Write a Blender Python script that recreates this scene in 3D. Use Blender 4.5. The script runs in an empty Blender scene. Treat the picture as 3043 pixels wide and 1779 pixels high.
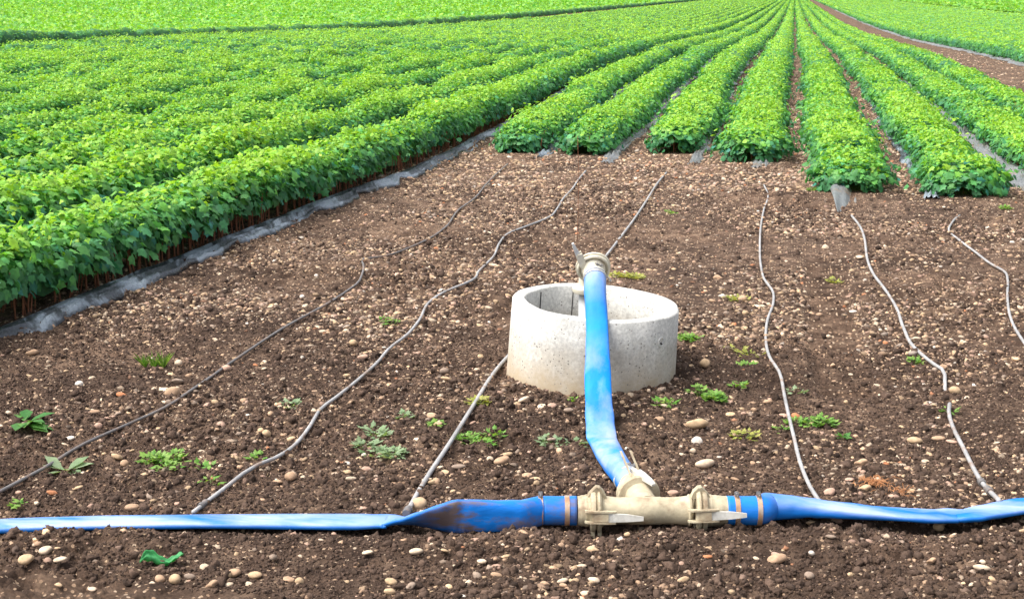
import bpy, bmesh, math, random
import numpy as np
from mathutils import Vector, Matrix
S = bpy.context.scene
R = math.radians
rng = np.random.default_rng(7)
random.seed(7)

# ------------------------------------------------------------------ camera, sky, sun, exposure
F_PX, W_PX, H_PX = 4300.0, 3043.0, 1779.0
CAM_H = 2.05
PITCH = math.atan(916.5 / F_PX)
YAW = math.atan(840.5 * math.cos(PITCH) / F_PX)
cam_d = bpy.data.cameras.new('camera'); cam = bpy.data.objects.new('camera', cam_d)
S.collection.objects.link(cam); S.camera = cam
cam_d.sensor_width = 36; cam_d.sensor_fit = 'HORIZONTAL'; cam_d.lens = 36 * F_PX / W_PX
cam_d.clip_start = 0.1; cam_d.clip_end = 6000
cam.location = (0, 0, CAM_H); cam.rotation_euler = (math.pi / 2 - PITCH, 0, YAW)
world = bpy.data.worlds.new('World'); S.world = world; world.use_nodes = True
wt = world.node_tree; wt.nodes.clear()
sky = wt.nodes.new('ShaderNodeTexSky'); sky.sky_type = 'NISHITA'; sky.sun_disc = False
SUN_EL, SUN_AZ = R(60), R(-115)
sky.sun_elevation = SUN_EL; sky.sun_rotation = SUN_AZ
sky.air_density = 1.0; sky.dust_density = 6.0; sky.ozone_density = 1.0
hsv = wt.nodes.new('ShaderNodeHueSaturation'); hsv.inputs['Saturation'].default_value = 0.45
bg = wt.nodes.new('ShaderNodeBackground'); bg.inputs['Strength'].default_value = 0.15
wo = wt.nodes.new('ShaderNodeOutputWorld')
wt.links.new(sky.outputs[0], hsv.inputs['Color']); wt.links.new(hsv.outputs[0], bg.inputs['Color']); wt.links.new(bg.outputs[0], wo.inputs[0])
sun_d = bpy.data.lights.new('sun', 'SUN'); sun = bpy.data.objects.new('sun', sun_d); S.collection.objects.link(sun)
sun_d.energy = 1.5; sun_d.angle = R(35); sun_d.color = (1.0, 0.96, 0.9)
sd = Vector((math.sin(SUN_AZ) * math.cos(SUN_EL), math.cos(SUN_AZ) * math.cos(SUN_EL), math.sin(SUN_EL)))
sun.rotation_euler = sd.to_track_quat('Z', 'Y').to_euler()
S.view_settings.view_transform = 'Standard'; S.view_settings.look = 'None'
S.view_settings.exposure = 1.02; S.view_settings.gamma = 1.0

CM = cam.rotation_euler.to_matrix()
C_R, C_U, C_F = CM.col[0].copy(), CM.col[1].copy(), -CM.col[2].copy()
HD = Vector((C_F.x, C_F.y, 0)).normalized()          # horizontal heading of the view
RT = Vector((HD.y, -HD.x, 0))
def ray(px, py):
    return (C_F + C_R * ((px - W_PX / 2) / F_PX) - C_U * ((py - H_PX / 2) / F_PX))
def at(px, py, z=0.0):
    d = ray(px, py); t = (z - CAM_H) / d.z
    return Vector((0, 0, CAM_H)) + d * t
def atd(px, py, D):                                   # point on the ray at horizontal depth D
    d = ray(px, py); t = D / d.dot(HD)
    return Vector((0, 0, CAM_H)) + d * t
K = 3043 / 2520.0
def q(x, y, z=0.0): return at(x * K, y * K, z)

# ------------------------------------------------------------------ noise
def _h(ix, iy, s):
    n = (ix.astype(np.int64) * 374761393 + iy.astype(np.int64) * 668265263 + s * 1274126177) & 0xffffffff
    n = ((n ^ (n >> 13)) * 1274126177) & 0xffffffff
    return ((n ^ (n >> 16)) & 0xffff) / 65535.0
def vn(x, y, s=0):
    ix = np.floor(x); iy = np.floor(y); fx = x - ix; fy = y - iy
    fx = fx * fx * (3 - 2 * fx); fy = fy * fy * (3 - 2 * fy)
    a, b = _h(ix, iy, s), _h(ix + 1, iy, s); c, d = _h(ix, iy + 1, s), _h(ix + 1, iy + 1, s)
    return (a * (1 - fx) + b * fx) * (1 - fy) + (c * (1 - fx) + d * fx) * fy
def fbm(x, y, o=4, s=0):
    r = 0; a = .5
    for i in range(o):
        r = r + a * (vn(x * 2 ** i, y * 2 ** i, s + i * 17) - .5); a *= .5
    return r
def lumps(x, y, s=0):                                  # rounded clods: hemispheres of random height on a jittered grid
    ix = np.floor(x); iy = np.floor(y); best = np.zeros_like(x)
    for dx in (-1, 0, 1):
        for dy in (-1, 0, 1):
            cx = ix + dx; cy = iy + dy
            jx = cx + _h(cx, cy, s); jy = cy + _h(cx, cy, s + 5)
            rr = .35 + .5 * _h(cx, cy, s + 9)
            d2 = ((x - jx) ** 2 + (y - jy) ** 2) / rr ** 2
            best = np.maximum(best, np.sqrt(np.clip(1 - d2, 0, 1)) * rr)
    return best
def sstep(a, b, x):
    t = np.clip((x - a) / (b - a), 0, 1); return t * t * (3 - 2 * t)

# ------------------------------------------------------------------ the rows
PITCH_ROW = 1.113
def row_x0(n): return 0.10 + (n + .5) * PITCH_ROW       # n = 0.. right of the bare furrow, -1.. left of it
BEND = {-2: .14, -3: .24, -4: .46, -5: .34, -6: .30, -7: .25, -8: .2, -9: .1}
def row_x(n, y):
    b = BEND.get(n, 0.0); dx = DX.get(n, 0.0)
    w = sstep(31, 20, y) if n > -5 else sstep(33, 20, y) * sstep(6, 17, y)
    return row_x0(n) + dx + b * w + .035 * np.sin(y * .21 + n * 1.7) + .02 * np.sin(y * .77 + n)
def yend(px, py): return at(px, py).y
Y_START = {-4: yend(1575, 470), -3: yend(1779, 474), -2: yend(2036, 470), -1: yend(2248, 500), 0: yend(2560, 592), 1: yend(2835, 604), 2: 13.2, 3: 13.4}

X_GAP_L1 = row_x0(-21) - 6.4
DX = {3: -.22, 2: -.05}
RIGHT0 = 6.75
RIGHT_ROWS = 17
def terr(y):
    return np.interp(y, [-50, 44, 60, 79, 105, 135, 243, 600, 4000], [0, 0, -.22, -.52, -.72, -.86, -.92, -.95, -.9])
hose_pts = [(-300, 1302), (35, 1300), (475, 1292), (960, 1292), (1330, 1292), (1600, 1292), (1900, 1280), (2320, 1285), (2484, 1275), (2850, 1228), (3600, 1236), (5200, 1272)]
HX = [q(a, b) for a, b in hose_pts]
def hose_off(x, y):                                     # signed distance across the hose line, + is behind it
    tx = x * RT.x + y * RT.y; ty = x * HD.x + y * HD.y
    hx = np.array([p.dot(RT) for p in HX]); hy = np.array([p.dot(HD) for p in HX])
    return ty - np.interp(tx, hx, hy)
RINGC = at(1752, 1122)
def smooth_z(x, y):
    z = terr(y) + .05 * fbm(x / 3.1, y / 3.1, 2, 3)
    dist = np.maximum(y, 1)
    # raised beds under the rows
    bed = np.zeros_like(x)
    for n in list(range(-21, 4)):
        if n in Y_START: st = sstep(Y_START[n] - .5, Y_START[n] + .2, y)
        else: st = 1.0
        d = np.abs(x - row_x(n, y)); bed = np.maximum(bed, sstep(.56, .36, d) * st)
    bed = np.maximum(bed, np.where(x > 6.1, sstep(6.15, 6.45, x), 0))
    z = z + .055 * bed
    o = hose_off(x, y)
    z = z - .035 * np.exp(-((o + .03) / .11) ** 2) + .022 * np.exp(-((o + .27) / .12) ** 2)
    # soil banked round the concrete ring
    r = np.sqrt((x - RINGC.x) ** 2 + (y - RINGC.y) ** 2)
    z = z + .032 * np.exp(-((r - .52) / .22) ** 2) * (r > .3)
    return z, bed
RUT = [q(2030, 650), q(2040, 760), q(2052, 860), q(2080, 960)]
def rut(x, y):
    best = np.full(np.shape(x), 9.0); al = np.zeros(np.shape(x)); acc = 0
    for a, b in zip(RUT[:-1], RUT[1:]):
        d = b - a; L2 = d.x * d.x + d.y * d.y; t = np.clip(((x - a.x) * d.x + (y - a.y) * d.y) / L2, 0, 1)
        dd = np.hypot(x - a.x - t * d.x, y - a.y - t * d.y); al = np.where(dd < best, acc + t * L2 ** .5, al); best = np.minimum(best, dd); acc += L2 ** .5
    return sstep(.20, .10, best), al
def ground_z(x, y, detail=True):
    x = np.asarray(x, float); y = np.asarray(y, float)
    z, bed = smooth_z(x, y)
    if detail:
        fade = sstep(45, 14, y)
        m = .35 + 1.1 * np.clip(vn(x / .9 + 3, y / .9, 11) * 1.5 - .35, 0, 1)
        m = m * (1 - .8 * bed) * fade
        rw, al = rut(x, y); m = m * (1 - .75 * rw); z = z - .022 * rw + rw * .014 * np.sin(al * 2 * np.pi / .085)
        xw = x + .05 * fbm(x * 9, y * 9, 2, 31); yw = y + .05 * fbm(x * 9 + 7, y * 9, 2, 37)
        z = z + m * (.055 * fbm(x / .22, y / .22, 3, 21) + .040 * lumps(xw / .085, yw / .085, 41) * (.25 + vn(x / .3, y / .3, 45)) + .020 * lumps(xw / .036, yw / .036, 51) * (.2 + vn(x / .11, y / .11, 47)) + .016 * fbm(x / .022, y / .022, 2, 61))
    return z

# ------------------------------------------------------------------ materials
def new_mat(name):
    m = bpy.data.materials.new(name); m.use_nodes = True
    nt = m.node_tree; b = nt.nodes['Principled BSDF']; return m, nt, b
def N(nt, t, **kw):
    n = nt.nodes.new(t)
    for k, v in kw.items():
        if k in n.inputs: n.inputs[k].default_value = v
        else: setattr(n, k, v)
    return n
def L(nt, a, b): nt.links.new(a, b)
def ramp(nt, fac, stops):
    r = nt.nodes.new('ShaderNodeValToRGB'); e = r.color_ramp.elements
    while len(e) < len(stops): e.new(.5)
    for i, (p, c) in enumerate(stops): e[i].position = p; e[i].color = (*c, 1) if len(c) == 3 else c
    L(nt, fac, r.inputs[0]); return r.outputs[0]
def noise(nt, scale, detail=4, rough=.55, vec=None, out='Fac'):
    n = N(nt, 'ShaderNodeTexNoise', Scale=scale, Detail=detail, Roughness=rough)
    if vec is None:
        vec = nt.nodes.new('ShaderNodeTexCoord').outputs['Object']
    L(nt, vec, n.inputs['Vector']); return n.outputs[out]
def mix(nt, f, a, b, mode='MIX'):
    m = nt.nodes.new('ShaderNodeMix'); m.data_type = 'RGBA'; m.blend_type = mode
    for i, v in ((0, f), (6, a), (7, b)):
        if hasattr(v, 'links') or isinstance(v, bpy.types.NodeSocket): L(nt, v, m.inputs[i])
        elif i == 0: m.inputs[0].default_value = v
        else: m.inputs[i].default_value = (*v, 1)
    return m.outputs[2]
def bump(nt, b, h, strength, dist=.01):
    n = N(nt, 'ShaderNodeBump', Strength=strength, Distance=dist); L(nt, h, n.inputs['Height']); L(nt, n.outputs[0], b.inputs['Normal'])

def mat_soil():
    m, nt, b = new_mat('soil')
    geo = nt.nodes.new('ShaderNodeNewGeometry'); P = geo.outputs['Position']
    big = noise(nt, 1.1, 3, .6, P); mid = noise(nt, 9, 4, .6, P); fine = noise(nt, 70, 4, .65, P)
    c = ramp(nt, mid, [(.3, (.040, .026, .0195)), (.52, (.088, .060, .045)), (.72, (.160, .114, .085))])
    c2 = ramp(nt, big, [(.35, (.75, .72, .70)), (.62, (1.6, 1.55, 1.45))])
    c = mix(nt, 1.0, c, c2, 'MULTIPLY')
    f3 = ramp(nt, fine, [(.3, (.6, .6, .6)), (.7, (1.45, 1.4, 1.35))])
    c = mix(nt, 1.0, c, f3, 'MULTIPLY')
    # grit and small chips of stone
    vo = N(nt, 'ShaderNodeTexVoronoi', Scale=48); L(nt, P, vo.inputs['Vector'])
    sel = nt.nodes.new('ShaderNodeSeparateColor'); L(nt, vo.outputs['Color'], sel.inputs[0])
    a1 = N(nt, 'ShaderNodeMath', operation='GREATER_THAN'); L(nt, sel.outputs[0], a1.inputs[0]); a1.inputs[1].default_value = .66
    a2 = N(nt, 'ShaderNodeMath', operation='LESS_THAN'); L(nt, vo.outputs['Distance'], a2.inputs[0]); a2.inputs[1].default_value = .34
    a3 = N(nt, 'ShaderNodeMath', operation='MULTIPLY'); L(nt, a1.outputs[0], a3.inputs[0]); L(nt, a2.outputs[0], a3.inputs[1])
    chip = ramp(nt, sel.outputs[1], [(0, (.30, .19, .12)), (.5, (.42, .29, .19)), (1, (.55, .43, .31))])
    c = mix(nt, a3.outputs[0], c, chip)
    L(nt, c, b.inputs['Base Color']); b.inputs['Roughness'].default_value = .95; b.inputs['Specular IOR Level'].default_value = .15
    bump(nt, b, noise(nt, 95, 6, .75, P), 1.0, .016)
    return m
def mat_attr(name, rough, spec=.3, bscale=60, bstr=.3, bd=.004, var=None):
    m, nt, b = new_mat(name)
    a = nt.nodes.new('ShaderNodeAttribute'); a.attribute_name = 'col'
    c = a.outputs['Color']
    if var:
        v = ramp(nt, noise(nt, var, 4, .6, nt.nodes.new('ShaderNodeNewGeometry').outputs['Position']), [(.3, (.72, .7, .68)), (.7, (1.25, 1.22, 1.2))])
        c = mix(nt, 1.0, c, v, 'MULTIPLY')
    L(nt, c, b.inputs['Base Color']); b.inputs['Roughness'].default_value = rough; b.inputs['Specular IOR Level'].default_value = spec
    if bstr: bump(nt, b, noise(nt, bscale, 4, .6, nt.nodes.new('ShaderNodeNewGeometry').outputs['Position']), bstr, bd)
    return m
def mat_leaf():
    m, nt, b = new_mat('vine_leaf')
    a = nt.nodes.new('ShaderNodeAttribute'); a.attribute_name = 'col'; c = a.outputs['Color']
    v = ramp(nt, noise(nt, 45, 2, .5, nt.nodes.new('ShaderNodeNewGeometry').outputs['Position']), [(.3, (.8, .8, .8)), (.7, (1.18, 1.15, 1.1))])
    c = mix(nt, 1.0, c, v, 'MULTIPLY')
    L(nt, c, b.inputs['Base Color']); b.inputs['Roughness'].default_value = .5; b.inputs['Specular IOR Level'].default_value = .36
    tr = nt.nodes.new('ShaderNodeBsdfTranslucent'); tc = mix(nt, 1.0, c, (1.35, 1.3, .55), 'MULTIPLY'); L(nt, tc, tr.inputs[0])
    ms = nt.nodes.new('ShaderNodeMixShader'); ms.inputs[0].default_value = .35
    L(nt, b.outputs[0], ms.inputs[1]); L(nt, tr.outputs[0], ms.inputs[2]); L(nt, ms.outputs[0], nt.nodes['Material Output'].inputs[0])
    return m
def mat_simple(name, base, rough=.6, spec=.4, metal=0, n1=(12, .25), bs=(80, .2, .003), dirt=None):
    m, nt, b = new_mat(name)
    t = nt.nodes.new('ShaderNodeTexCoord').outputs['Object']
    v = ramp(nt, noise(nt, n1[0], 5, .6, t), [(.3, (1 - n1[1],) * 3), (.7, (1 + n1[1],) * 3)])
    c = mix(nt, 1.0, base, v, 'MULTIPLY')
    if dirt:
        d = ramp(nt, noise(nt, dirt[1], 5, .65, t), [(dirt[2], (0, 0, 0)), (dirt[3], (1, 1, 1))])
        c = mix(nt, d, c, dirt[0])
    L(nt, c, b.inputs['Base Color']); b.inputs['Roughness'].default_value = rough; b.inputs['Specular IOR Level'].default_value = spec; b.inputs['Metallic'].default_value = metal
    bump(nt, b, noise(nt, bs[0], 4, .6, t), bs[1], bs[2])
    return m
def mat_concrete():
    m, nt, b = new_mat('cast_concrete')
    t = nt.nodes.new('ShaderNodeTexCoord').outputs['Object']
    c = ramp(nt, noise(nt, 5, 6, .65, t), [(.3, (.48, .475, .445)), (.5, (.60, .595, .56)), (.7, (.70, .69, .65))])
    c = mix(nt, 1.0, c, ramp(nt, noise(nt, 60, 3, .7, t), [(.3, (.70, .70, .70)), (.7, (1.18, 1.18, 1.16))]), 'MULTIPLY')
    # earthy stain near the foot, ragged
    sp = nt.nodes.new('ShaderNodeSeparateXYZ'); L(nt, t, sp.inputs[0])
    s1 = N(nt, 'ShaderNodeMath', operation='MULTIPLY_ADD'); L(nt, noise(nt, 9, 5, .7, t), s1.inputs[0]); s1.inputs[1].default_value = .30; L(nt, sp.outputs[2], s1.inputs[2])
    st = ramp(nt, s1.outputs[0], [(.22, (.95, .95, .95)), (.33, (.5, .5, .5)), (.50, (0, 0, 0))])
    c = mix(nt, st, c, (.44, .35, .23))
    vo = N(nt, 'ShaderNodeTexVoronoi', Scale=62); L(nt, t, vo.inputs['Vector'])
    se = nt.nodes.new('ShaderNodeSeparateColor'); L(nt, vo.outputs['Color'], se.inputs[0])
    thr = N(nt, 'ShaderNodeMath', operation='MULTIPLY_ADD'); L(nt, se.outputs[0], thr.inputs[0]); thr.inputs[1].default_value = .50; thr.inputs[2].default_value = -.2
    lt = N(nt, 'ShaderNodeMath', operation='LESS_THAN'); L(nt, vo.outputs['Distance'], lt.inputs[0]); L(nt, thr.outputs[0], lt.inputs[1])
    c = mix(nt, lt.outputs[0], c, (.24, .225, .20))
    L(nt, c, b.inputs['Base Color']); b.inputs['Roughness'].default_value = .9
    inv = N(nt, 'ShaderNodeMath', operation='SUBTRACT'); inv.inputs[0].default_value = 1; L(nt, lt.outputs[0], inv.inputs[1])
    ad = N(nt, 'ShaderNodeMath', operation='MULTIPLY_ADD'); L(nt, noise(nt, 90, 4, .7, t), ad.inputs[0]); ad.inputs[1].default_value = .5; L(nt, inv.outputs[0], ad.inputs[2])
    bump(nt, b, ad.outputs[0], .55, .005)
    return m
def mat_hose(name, dust=(.45, .62), mud=(.62, .72), blue=(.004, .16, .58), seed=0.0, dustc=(.32, .40, .62)):
    m, nt, b = new_mat(name)
    tc = nt.nodes.new('ShaderNodeTexCoord'); mp = nt.nodes.new('ShaderNodeMapping'); mp.inputs['Location'].default_value = (seed, seed * .7, 0); mp.inputs['Scale'].default_value = (.45, 1.3, 1.3) if seed == 0 else (1.4, .8, .55)
    L(nt, tc.outputs['Object'], mp.inputs[0]); t = mp.outputs[0]
    c = mix(nt, 1.0, blue, ramp(nt, noise(nt, 6, 3, .5, t), [(.3, (.75, .8, .85)), (.7, (1.3, 1.2, 1.15))]), 'MULTIPLY')
    geo = nt.nodes.new('ShaderNodeNewGeometry')
    d = ramp(nt, noise(nt, 3.2, 6, .62, t), [(dust[0], (0, 0, 0)), (dust[1], (1, 1, 1))])
    at_ = nt.nodes.new('ShaderNodeAttribute'); at_.attribute_name = 'dust'
    dm = N(nt, 'ShaderNodeMath', operation='MULTIPLY'); L(nt, d, dm.inputs[0]); L(nt, at_.outputs['Fac'], dm.inputs[1])
    c = mix(nt, dm.outputs[0], c, dustc)
    at2 = nt.nodes.new('ShaderNodeAttribute'); at2.attribute_name = 'mud'
    d2 = ramp(nt, noise(nt, 7, 6, .65, t), [(mud[0], (0, 0, 0)), (mud[1], (1, 1, 1))])
    dm2 = N(nt, 'ShaderNodeMath', operation='MULTIPLY'); L(nt, d2, dm2.inputs[0]); L(nt, at2.outputs['Fac'], dm2.inputs[1])
    c = mix(nt, dm2.outputs[0], c, (.15, .115, .115))
    L(nt, c, b.inputs['Base Color']); b.inputs['Roughness'].default_value = .55; b.inputs['Specular IOR Level'].default_value = .25
    bump(nt, b, noise(nt, 22, 4, .55, t), .3, .01)
    return m
M = {}
M['soil'] = mat_soil()
M['stone'] = mat_attr('stone', .82, .3, 90, .35, .003, 34)
M['clod'] = mat_attr('soil_clod', .95, .15, 110, .8, .006, 60)
M['leaf'] = mat_leaf()
M['stem'] = mat_simple('vine_stem', (.21, .085, .045), .8, .2, 0, (40, .4))
M['film'] = mat_simple('black_plastic_film', (.03, .035, .042), .3, .6, 0, (9, .3), (14, .8, .03), ((.21, .25, .29), 1.8, .49, .56))
M['film_grey'] = mat_simple('grey_plastic_film', (.17, .18, .185), .38, .55, 0, (9, .25), (18, .8, .03), ((.24, .17, .12), 6, .55, .68))
M['concrete'] = mat_concrete()
M['hose'] = mat_hose('blue_layflat_hose', (.40, .58), (.46, .62))
M['hose_up'] = mat_hose('blue_riser_hose', (.38, .58), (.52, .66), (.0, .21, .72), 3.3, (.31, .38, .60))
M['plastic'] = mat_simple('beige_fitting_plastic', (.46, .40, .275), .6, .35, 0, (14, .25), (60, .4, .004), ((.23, .155, .095), 9, .48, .68))
M['plastic_pale'] = mat_simple('pale_fitting_plastic', (.64, .60, .48), .55, .4, 0, (14, .15), (60, .3, .003), ((.36, .27, .18), 11, .56, .72))
M['zinc'] = mat_simple('pale_galvanised_metal', (.60, .59, .54), .5, .5, .1, (22, .2), (60, .2, .002), ((.42, .40, .33), 15, .5, .7))
M['copper'] = mat_simple('rusty_band', (.42, .25, .15), .55, .4, .2, (30, .3), (60, .2, .002), ((.40, .33, .27), 18, .5, .62))
M['steel'] = mat_simple('dull_steel', (.32, .31, .30), .45, .5, .6, (30, .25))
M['iron'] = mat_simple('dark_iron', (.04, .035, .032), .7, .3, .3, (30, .25))
M['tube'] = mat_simple('drip_tube', (.14, .13, .125), .42, .5, 0, (7, .25), (50, .15, .002), ((.23, .16, .12), 9, .5, .66))
M['tube_pale'] = mat_simple('pale_drip_tube', (.33, .325, .32), .42, .5, 0, (7, .25), (50, .15, .002), ((.27, .19, .14), 9, .55, .68))
M['pvc'] = mat_simple('grey_riser_pipe', (.46, .48, .48), .5, .4, 0, (10, .15))
M['straw'] = mat_simple('dry_straw', (.42, .20, .09), .85, .2, 0, (30, .4))

# ------------------------------------------------------------------ mesh helpers
COL = S.collection
def tag(o, label=None, cat=None, group=None, kind=None):
    if label: o['label'] = label
    if cat: o['category'] = cat
    if group: o['group'] = group
    if kind: o['kind'] = kind
    return o
def empty(name, loc):
    o = bpy.data.objects.new(name, None); o.location = loc; o.empty_display_size = .1; COL.objects.link(o); return o
def np_mesh(name, V, faces_sizes, loops, mat, parent=None, col=None, smooth=False, extra=None):
    me = bpy.data.meshes.new(name); V = np.ascontiguousarray(V, dtype=np.float32)
    me.vertices.add(len(V)); me.vertices.foreach_set('co', V.ravel())
    me.loops.add(len(loops)); me.loops.foreach_set('vertex_index', np.asarray(loops, dtype=np.int32))
    fs = np.asarray(faces_sizes, dtype=np.int32); me.polygons.add(len(fs))
    st = np.zeros(len(fs), dtype=np.int32); st[1:] = np.cumsum(fs)[:-1]
    me.polygons.foreach_set('loop_start', st)
    me.polygons.foreach_set('loop_total', fs)
    if smooth: me.polygons.foreach_set('use_smooth', np.ones(len(fs), dtype=bool))
    if col is not None:
        a = me.color_attributes.new('col', 'FLOAT_COLOR', 'POINT')
        c4 = np.ones((len(V), 4), dtype=np.float32); c4[:, :3] = col; a.data.foreach_set('color', c4.ravel())
    if extra:
        for k, arr in extra.items():
            a = me.attributes.new(k, 'FLOAT', 'POINT'); a.data.foreach_set('value', np.asarray(arr, dtype=np.float32))
    me.update(calc_edges=True)
    me.materials.append(mat)
    o = bpy.data.objects.new(name, me); COL.objects.link(o)
    if parent is not None: o.parent = parent; o.matrix_parent_inverse = Matrix.Translation(parent.location).inverted() if parent.type == 'EMPTY' else Matrix.Identity(4)
    return o
def instanced(tv, tf, pos, rot, scl, col):
    """copies of one template realised into arrays; tv (k,3), tf list of faces, rot (n,3,3), scl (n,3)"""
    n = len(pos); k = len(tv)
    V = np.einsum('nij,nkj->nki', rot, tv[None] * scl[:, None, :]) + pos[:, None, :]
    sizes = np.tile([len(f) for f in tf], n); fl = np.concatenate([np.array(f) for f in tf])
    loops = (fl[None] + (np.arange(n) * k)[:, None]).ravel()
    C = np.repeat(col, k, axis=0)
    return V.reshape(-1, 3), sizes, loops, C
def join(parts):
    Vs, Ss, Ls, Cs = [], [], [], []; off = 0
    for V, s, l, c in parts:
        Vs.append(V); Ss.append(s); Ls.append(l + off); Cs.append(c); off += len(V)
    return np.concatenate(Vs), np.concatenate(Ss), np.concatenate(Ls), np.concatenate(Cs)
def frame(nrm, spin_dir):
    """rotation matrices with z = nrm and y near spin_dir"""
    z = nrm / np.linalg.norm(nrm, axis=1, keepdims=True)
    y = spin_dir - (spin_dir * z).sum(1, keepdims=True) * z; y /= np.linalg.norm(y, axis=1, keepdims=True) + 1e-9
    x = np.cross(y, z); return np.stack([x, y, z], axis=2)
def rand_rot(n, r):
    q4 = r.normal(size=(n, 4)); q4 /= np.linalg.norm(q4, axis=1, keepdims=True); w, x, y, z = q4.T
    return np.stack([np.stack([1 - 2 * (y * y + z * z), 2 * (x * y - z * w), 2 * (x * z + y * w)], 1),
                     np.stack([2 * (x * y + z * w), 1 - 2 * (x * x + z * z), 2 * (y * z - x * w)], 1),
                     np.stack([2 * (x * z - y * w), 2 * (y * z + x * w), 1 - 2 * (x * x + y * y)], 1)], 1)
def loft(name, secs, mat, parent=None, nseg=24, power=2.3, caps=True, smooth=True, extra=None, wrinkle=0, sub=1, linear=False):
    """secs: list of (centre, half_width, half_thick, roll, [dust, mud]); the section lies across the path, width vector starts horizontal"""
    pts = [Vector(s[0]) for s in secs]
    if sub > 1:                                         # resample with smooth interpolation
        P = np.array([[*s[0], s[1], s[2], s[3], *(s[4] if len(s) > 4 else (0, 0))] for s in secs]); d = np.r_[0, np.cumsum(np.linalg.norm(np.diff(P[:, :3], axis=0), axis=1))]
        T = np.unique(np.concatenate([np.linspace(d[i], d[i + 1], sub + 1) for i in range(len(d) - 1)]))
        Q = np.zeros((len(T), P.shape[1]))
        for j in range(P.shape[1]):
            m = np.gradient(P[:, j], d) if j < 3 else None
            if j < 3 and not linear:
                i = np.clip(np.searchsorted(d, T, side='right') - 1, 0, len(d) - 2); h = d[i + 1] - d[i]; t = (T - d[i]) / h
                Q[:, j] = (2 * t ** 3 - 3 * t ** 2 + 1) * P[i, j] + (t ** 3 - 2 * t ** 2 + t) * h * m[i] + (-2 * t ** 3 + 3 * t ** 2) * P[i + 1, j] + (t ** 3 - t ** 2) * h * m[i + 1]
            else: Q[:, j] = np.interp(T, d, P[:, j])
    else:
        Q = np.array([[*s[0], s[1], s[2], s[3], *(s[4] if len(s) > 4 else (0, 0))] for s in secs])
    pts = Q[:, :3]; tan = np.gradient(pts, axis=0); tan /= np.linalg.norm(tan, axis=1, keepdims=True)
    up = np.array([0, 0, 1.0]); wv = np.cross(tan, up)
    for i in range(len(wv)):
        if np.linalg.norm(wv[i]) < .15: wv[i] = wv[i - 1] if i else np.cross(tan[i], [HD.x, HD.y, 0])
    wv /= np.linalg.norm(wv, axis=1, keepdims=True); hv = np.cross(wv, tan)
    V = []; du = []; mu = []
    th = np.linspace(0, 2 * np.pi, nseg, endpoint=False)
    for i in range(len(Q)):
        c_, s_ = np.cos(th), np.sin(th); e = 2 / (2.0 + (power - 1.6) * np.clip((1 - Q[i, 4] / Q[i, 3]) * 1.6, 0, 1))
        a = np.sign(c_) * np.abs(c_) ** e * Q[i, 3]; b = np.sign(s_) * np.abs(s_) ** e * Q[i, 4]
        wk = wrinkle * np.clip(1.25 - Q[i, 4] / Q[i, 3] * 1.3, 0, 1)
        if wrinkle: b = b * (1 + wk * (vn(np.full(nseg, i * .37), 3 + 2 * np.cos(th), 5) - .5)); a = a * (1 + .35 * wk * (vn(np.full(nseg, i * .23), np.zeros(nseg), 8) - .5))
        r = Q[i, 5]; A = a * math.cos(r) - b * math.sin(r); B = a * math.sin(r) + b * math.cos(r)
        V.append(pts[i] + A[:, None] * wv[i] + B[:, None] * hv[i]); du.append(Q[i, 6] * sstep(-.15, .45, s_ + .12 * (vn(np.full(nseg, i * .3), th, 4) - .5))); mu.append(Q[i, 7] * np.maximum(sstep(.05, -.45, s_), sstep(-.1, -.7, c_)))
    V = np.concatenate(V); n = len(Q); j = np.arange(nseg); j2 = (j + 1) % nseg
    F = np.concatenate([np.stack([i * nseg + j, i * nseg + j2, (i + 1) * nseg + j2, (i + 1) * nseg + j], 1) for i in range(n - 1)])
    sizes = [4] * len(F); loops = F.ravel()
    if caps: loops = np.concatenate([loops, j[::-1], (n - 1) * nseg + j]); sizes += [nseg, nseg]
    # outward faces: flip if needed is unnecessary for closed principled surfaces
    return np_mesh(name, V, sizes, loops, mat, parent, None, smooth, {'dust': np.concatenate(du), 'mud': np.concatenate(mu)})
def tube(name, pts, r, mat, parent=None, nseg=10, sub=4):
    return loft(name, [(p, r, r, 0) for p in pts], mat, parent, nseg, 2.0, sub=sub)
def lathe(name, c, axis, prof, mat, parent=None, nseg=40, smooth=True, closed=False):
    """prof: list of (along axis, radius)"""
    ax = Vector(axis).normalized(); u = ax.orthogonal().normalized(); v = ax.cross(u); bm = bmesh.new(); rings = []
    for (t, r) in prof:
        rings.append([bm.verts.new(Vector(c) + ax * t + (u * math.cos(a) + v * math.sin(a)) * r) for a in [2 * math.pi * k / nseg for k in range(nseg)]])
    m = len(rings)
    for i in range(m if closed else m - 1):
        A, B = rings[i], rings[(i + 1) % m]
        for k in range(nseg): bm.faces.new((A[k], A[(k + 1) % nseg], B[(k + 1) % nseg], B[k]))
    if not closed: bm.faces.new(rings[0][::-1]); bm.faces.new(rings[-1])
    return fin(name, bm, mat, parent, smooth)
def fin(name, bm, mat, parent=None, smooth=True, auto=35):
    bmesh.ops.recalc_face_normals(bm, faces=bm.faces); me = bpy.data.meshes.new(name)
    for e in bm.edges:
        if len(e.link_faces) == 2 and e.calc_face_angle(0) > R(auto): e.smooth = False
    for f in bm.faces: f.smooth = smooth
    bm.to_mesh(me); bm.free(); me.materials.append(mat)
    o = bpy.data.objects.new(name, me); COL.objects.link(o)
    if parent is not None: o.parent = parent; o.matrix_parent_inverse = Matrix.Translation(parent.location).inverted() if parent.type == 'EMPTY' else Matrix.Identity(4)
    return o
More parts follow.
